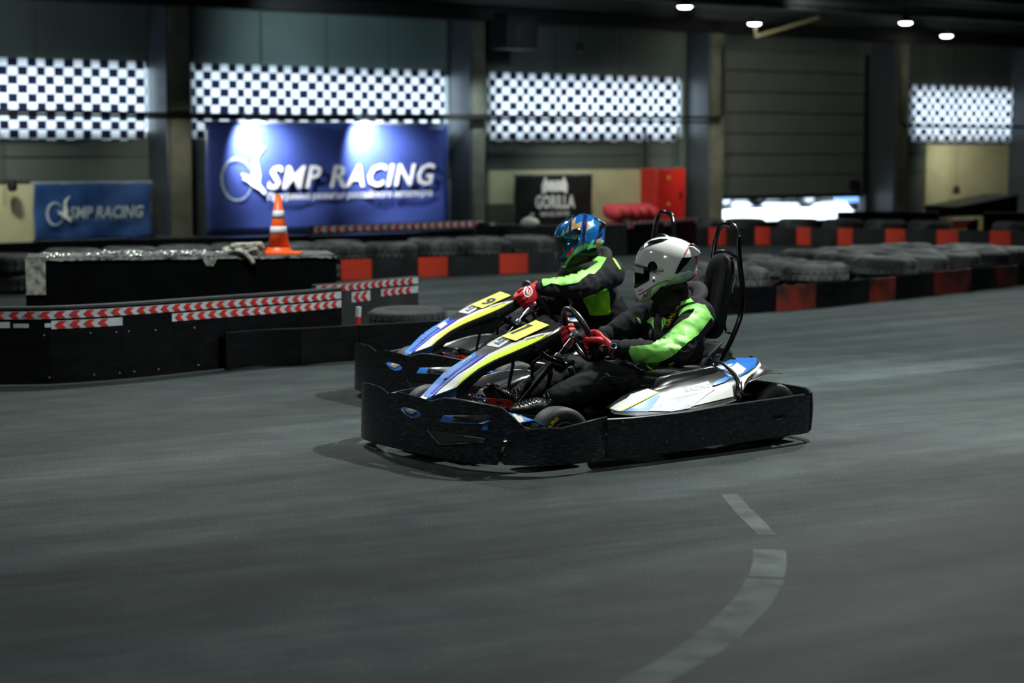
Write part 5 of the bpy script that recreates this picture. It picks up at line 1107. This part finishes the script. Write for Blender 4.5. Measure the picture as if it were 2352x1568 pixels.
text_onto('patch_lettering','*',sb1,K1,cE([(650,975)])[0],cE([(705,930)])[0],cE([(630,950)])[0],mat('writing_orange','#d08a20',.5),s1,0,.05,.010)
decal('chest_protector',cE([(262,1200),(268,1120),(300,1075),(350,1068),(395,1095),(412,1150),(408,1220),(330,1230)]),sb1,K1,M_pad,s1,.008,5,.01)
mb=MB(); q=[K1.at(x,y_,y=.17) for x,y_ in cE([(520,925),(518,1000),(512,1080),(508,1180)])]; mb.tube([onto(sb1,K1,*p,.004) for p in cE([(522,925),(519,1000),(514,1080),(510,1170)])],.0015,5); mb.build('zip_cord',M_chr,s1)
# seams with green stitching along the thigh and shin
for L in ([(0,480),(70,410),(120,370),(145,365)],): 
    mb=MB(); mb.tube([onto(sb1,K1,*p,.001) for p in cB(L)],.0008,5); mb.build('seam',mat('stitch_green','#4c7a30',.6),s1)
mb=MB(); mb.tube([onto(sb1,K1,*p,.001) for p in cB([(160,360),(260,375),(360,405),(430,440),(470,470)])],.0008,5); mb.build('seam',mat('stitch_green','#4c7a30',.6),s1)
rimpt=lambda a: SW['c']+SW['u']*math.cos(a)*.121-SW['v']*math.sin(a)*.134
rimtan=lambda a: (rimpt(a+.05)-rimpt(a-.05)).normalized()
def thumbup(t): return t if t.z>0 else -t
GL=K1.at(1354,801,y=.14); aL=min((abs((rimpt(a/50)-GL).length),a/50) for a in range(0,315))[1]; gL=rimpt(aL); gR=min(((rimpt(a/50)-K1.at(1312,768,y=-.115)).length,rimpt(a/50),a/50) for a in range(0,315))
g1,gb1=hand(d1,J['wrL']+V((.01,0,0)),gL,thumbup(rimtan(aL)),V((-.1,1,.25)),M_glove)
g2,_=hand(d1,J['wrR'],gR[1],thumbup(rimtan(gR[2])),V((-.1,-1,.3)),M_glove)
mb=MB(); L1=oval((1383,803),8.5,12.5,20,.25); L2=oval((1383,803),6,9.5,20,.25)
decal('glove_emblem',L1,gb1,K1,M_white,g1,.0022,3,.001,[L2]); decal('glove_emblem',[(1378,808),(1380,798),(1383,802),(1386,797),(1388,808),(1385,806),(1383,810),(1381,806)],gb1,K1,M_white,g1,.0025,2,.001)
# wrist watch
wc=J['wrL']-(gL-J['wrL']).normalized()*.030; wdn=(K1.at(1411,797,y=.245)-wc).normalized(); wa=(gL-J['wrL']).normalized(); wdn=(wdn-wa*wdn.dot(wa)).normalized(); 
wt=bpy.data.objects.new('wrist_watch',None); COL.objects.link(wt); wt.parent=d1
side_=wa.cross(wdn); mb=MB(); mb.tube([wc+(wdn*math.cos(a)+side_*math.sin(a))*.038 for a in [2*PI*k/24 for k in range(24)]],[(.010,.002)]*24,8,closed=True,up=tuple(wa)); mb.build('strap',mat('watch_strap','#4a4540',.5),wt)
f0=wc+wdn*.040; mb=MB(); mb.lathe([(.001,0),(.020,0),(.021,.004),(.019,.008),(.016,.009)],f0,tuple(wdn),24,cap=False); mb.build('watch_case',M_chr,wt); mb=MB(); mb.lathe([(.0005,.0065),(.0165,.0065)],f0,tuple(wdn),20); mb.build('dial',mat('dial_navy','#1a2038',.3),wt); mb=MB(); mb.lathe([(.0115,.0072),(.0155,.0072)],f0,tuple(wdn),24,cap=False); mb.build('dial_ring',mat('dial_white','#c9d2ff',.4),wt)
boot(d1,J['anL'],V((.462,.145,.196)),V((.258,.160,.165)),1,J['knL']); boot(d1,J['anR'],V((.425,-.06,.275)),V((.30,-.08,.15)),1,J['knR'])
br1,bb1=brace(d1,K1.at(1562,686,y=0),R(22),r=(.106,.10),th=.04)
hel=[(240,520),(252,440),(290,370),(330,325),(390,285),(470,263),(560,258),(640,270),(720,300),(780,335),(815,375),(828,430),(832,500),(835,600),(800,640),(700,700),(620,735),(480,782),(420,830),(305,910),(262,850),(238,790),(240,745),(243,680),(243,600)]
M_hw=mat('helmet_white','#dfe2df',.14,var=.03,coat=.8,spec=.6)
H1=Helmet(d1,K1,(1530,619),0,cE(hel),9,.128,M_hw,(-32,10),M_vis,.5,.42)
H=H1
H.decal('top_vent',cE([(275,388),(310,348),(390,302),(480,284),(555,287),(500,311),(420,332),(340,357),(292,392)]),M_gl,.002)
H.pivot(cE([(410,543)])[0],.0245,M_gl)
decal('visor_sticker',cE([(222,537),(325,552),(323,612),(222,595)]),H.vb,K1,mat('visor_sticker','#b4b6ac',.5),H.obj,.003,3,.001)
text_onto('visor_lettering','NG',H.vb,K1,cE([(222,585)])[0],cE([(247,588)])[0],cE([(222,556)])[0],M_ink,H.obj,.2,.03,.006)
H.decal('grey_stripe',cE([(270,812),(350,762),(470,692),(570,665),(562,682),(440,727),(360,777),(286,817)]),mat('helmet_grey','#6f7677',.25,coat=.6))
text_onto('chin_lettering','MT',H.bvh,K1,cE([(312,862)])[0],cE([(408,798)])[0],cE([(312,815)])[0],mat('helmet_grey','#6f7677',.25),H.obj,.25,.06,.003)
text_onto('model_lettering','THUNDER 4',H.bvh,K1,cE([(272,783)])[0],cE([(318,760)])[0],cE([(272,773)])[0],M_wred,H.obj,.1,.02,.003)
H.decal('snap',oval(cE([(420,680)])[0],2.6,2.6,10),M_gl,.002,2)
H.decal('grey_green_panel',cE([(490,778),(520,730),(600,650),(740,592),(795,602),(812,615),(700,702),(620,732)]),mat('helmet_greygreen','#8f9f9c',.18,coat=.8),.0015)
H.decal('silver_line',cE([(495,664),(600,640),(750,582),(795,600),(740,597),(600,650)]),mat('helmet_bright','#cdd2d2',.2,coat=.6),.0025,3)
H.decal('rear_grey_panel',cE([(690,562),(745,500),(815,452),(818,520),(800,598),(740,590),(660,603)]),mat('helmet_slate','#7f8c8f',.2,coat=.7))
H.decal('black_fin',cE([(620,612),(650,540),(690,462),(788,455),(745,500),(690,562),(655,606)]),M_gl,.003)
H.decal('red_line',cE([(705,430),(740,362),(752,366),(718,426)]),M_wred,.003,2); H.decal('red_line',cE([(705,705),(790,640),(820,602),(834,618),(790,658),(730,700)]),M_wred,.003,3); H.decal('red_line',cE([(812,450),(832,450),(829,522),(812,520)]),M_wred,.003,3)
sp=[(-(x-1530)*H.k,-(y_-619)*H.k) for x,y_ in cE([(692,462),(720,420),(752,340),(800,345),(855,385),(868,402),(862,422),(835,432),(760,452)])]
mb=MB(); mb.prism(sp,H.c,H.hx,H.hz,.13); mb.build('spoiler',M_hw,H.obj,bevel=.006,ang=50)
sp=[(-(x-1530)*H.k,-(y_-619)*H.k) for x,y_ in cE([(745,335),(790,322),(850,380),(868,392),(866,424),(846,432),(850,395),(800,352)])]; mb=MB(); mb.prism(sp,H.c,H.hx,H.hz,.10); mb.build('spoiler_edge',M_gl,H.obj,bevel=.003)
# ---- rear driver
d2=empty('person',K2.o,K2.rot,'driver in blue patterned helmet, arm stretched forward, in the rear kart','person')
A2=K2.at
wr2=A2(1232,662,y=.17); hd2=A2(1203,686,y=.135); el2=A2(1328,660,y=.25); sh2=A2(1402,628,y=.165)
J2={k:v.copy() for k,v in J.items()}
J2.update(shL=sh2,elL=el2,wrL=wr2,shR=V((sh2.x-.0,-.17,sh2.z)),shoulder=V((sh2.x-.02,0,sh2.z-.0)),neck=V((sh2.x+.02,0,sh2.z+.08)),chest=V((sh2.x-.0,0,sh2.z-.13)),waist=V((-.60,0,.32)),wrR=V((-.15,-.2,.5)),elR=V((-.36,-.27,.45)),knL=V((-.02,.15,.38)),knR=V((-.02,-.12,.37)),anL=V((.24,.16,.24)),anR=V((.24,-.1,.23)))
s2,sb2=driver(d2,J2,K2)
E2=lambda nm,L,m,off=.004,step=3.6: decal(nm,cD(L),sb2,K2,m,s2,off,step,.002)
E2('sleeve_panel',[(418,890),(450,862),(480,868),(520,888),(640,858),(760,828),(775,800),(860,770),(920,730),(975,700),(980,660),(1060,640),(1140,655),(1075,760),(1000,838),(940,830),(870,880),(830,925),(640,955),(520,935),(430,968),(418,930)],M_green,.007)
E2('side_panel',[(875,1100),(1000,1060),(1150,985),(1170,1040),(1185,1275),(1100,1290),(960,1290),(930,1210)],M_green2); E2('back_piping',[(1205,655),(1230,660),(1300,770),(1285,780),(1235,700)],M_green2)
a2=[K2.at(1204,700,y=.13)]
g3,gb3=hand(d2,wr2,hd2,V((.1,.15,1)),V((-.2,1,.2)),M_glove)
g4,_=hand(d2,J2['wrR'],gR[1],thumbup(rimtan(gR[2])),V((-.1,-1,.3)),M_glove)
c=(1212.5,669.5); decal('glove_emblem',oval(c,10.5,12.5,20,.2),gb3,K2,M_white,g3,.0022,3,.001,[oval(c,8,9.8,20,.2)]); decal('glove_emblem',[(c[0]-4,c[1]+3),(c[0]-2,c[1]-7),(c[0]+1,c[1]-6),(c[0]-1,c[1]+3),(c[0]+2,c[1]+3),(c[0]+4,c[1]-4),(c[0]+6,c[1]-3),(c[0]+4,c[1]+6),(c[0]-1,c[1]+7)],gb3,K2,M_white,g3,.0025,2,.001)
boot(d2,J2['anL'],V((.462,.145,.19)),V((.27,.160,.155)),1,J2['knL']); boot(d2,J2['anR'],V((.430,-.09,.25)),V((.29,-.09,.135)),1,J2['knR'])
bc=K2.at(1352,600,y=0); br2,bb2=brace(d2,V((bc.x,0,bc.z)),R(22),r=(.106,.10),th=.04)
hel2=[(552,430),(560,370),(592,290),(680,208),(765,165),(860,148),(960,160),(1060,212),(1130,265),(1122,360),(1117,480),(1060,530),(960,562),(860,622),(740,700),(690,782),(650,765),(600,700),(572,640),(558,560)]
M_h2=mat('helmet_blue','#15528c',.14,coat=.9,var=.12,vscale=25); hc2=K2.at(1330,548,y=0)
H2=Helmet(d2,K2,(1330,548),0,cD(hel2),3,.128,M_h2,(-42,4),M_vis2,.55,.5)
tan=mat('helmet_tan','#a98b62',.2,coat=.8); teal=mat('helmet_teal','#7fc8bf',.2,coat=.8); navy=mat('helmet_navy','#171a48',.2,coat=.8)
T=lambda nm,L,m,off=.0015: H2.decal(nm,cD(L),m,off,3.5)
T('tan_flash',[(740,350),(755,230),(800,190),(785,275),(865,240),(850,335),(775,320)],tan); T('navy_flash',[(880,165),(925,165),(905,400),(890,520),(870,565),(872,400)],navy,.002); T('teal_flash',[(912,350),(925,275),(995,215),(990,295),(935,335)],teal,.002); T('tan_flash',[(912,350),(925,275),(955,255),(950,320)],tan,.003)
T('tan_flash',[(1030,440),(1092,420),(1062,512),(1012,525)],tan,.002); T('teal_flash',[(1075,450),(1108,448),(1100,500),(1070,505)],teal,.003); T('teal_flash',[(920,540),(960,480),(1000,440),(985,520),(935,560)],teal,.002); T('navy_flash',[(1010,520),(1030,420),(1085,350),(1095,380),(1050,430)],navy,.002)
T('black_flash',[(1065,225),(1130,262),(1080,340),(1050,380),(1060,300)],M_gl,.002); T('teal_flash',[(620,400),(660,330),(665,395)],teal); T('tan_flash',[(665,380),(720,290),(715,360)],tan); T('black_flash',[(640,250),(690,210),(760,168),(850,150),(800,180),(700,230)],M_gl,.002)
T('red_tag',[(690,608),(765,530),(768,562),(702,632)],mat('helmet_red','#d03028',.3),.003); T('black_chin',[(572,650),(700,655),(765,572),(785,640),(740,702),(690,778),(650,762),(600,700)],M_gl,.0012); T('black_flash',[(600,700),(660,640),(690,650),(640,740),(620,730)],M_gl,.002)
T('navy_flash',[(735,240),(755,200),(745,330),(728,350)],navy,.003)
H2.pivot(cD([(812,360)])[0],.0235,M_gl)
sp=[(-(x-1330)*H2.k,-(y_-548)*H2.k) for x,y_ in cD([(1010,190),(1060,212),(1134,262),(1130,290),(1070,262),(1000,215)])]; mb=MB(); mb.prism(sp,H2.c,H2.hx,H2.hz,.11); mb.build('spoiler',M_gl,H2.obj,bevel=.003)
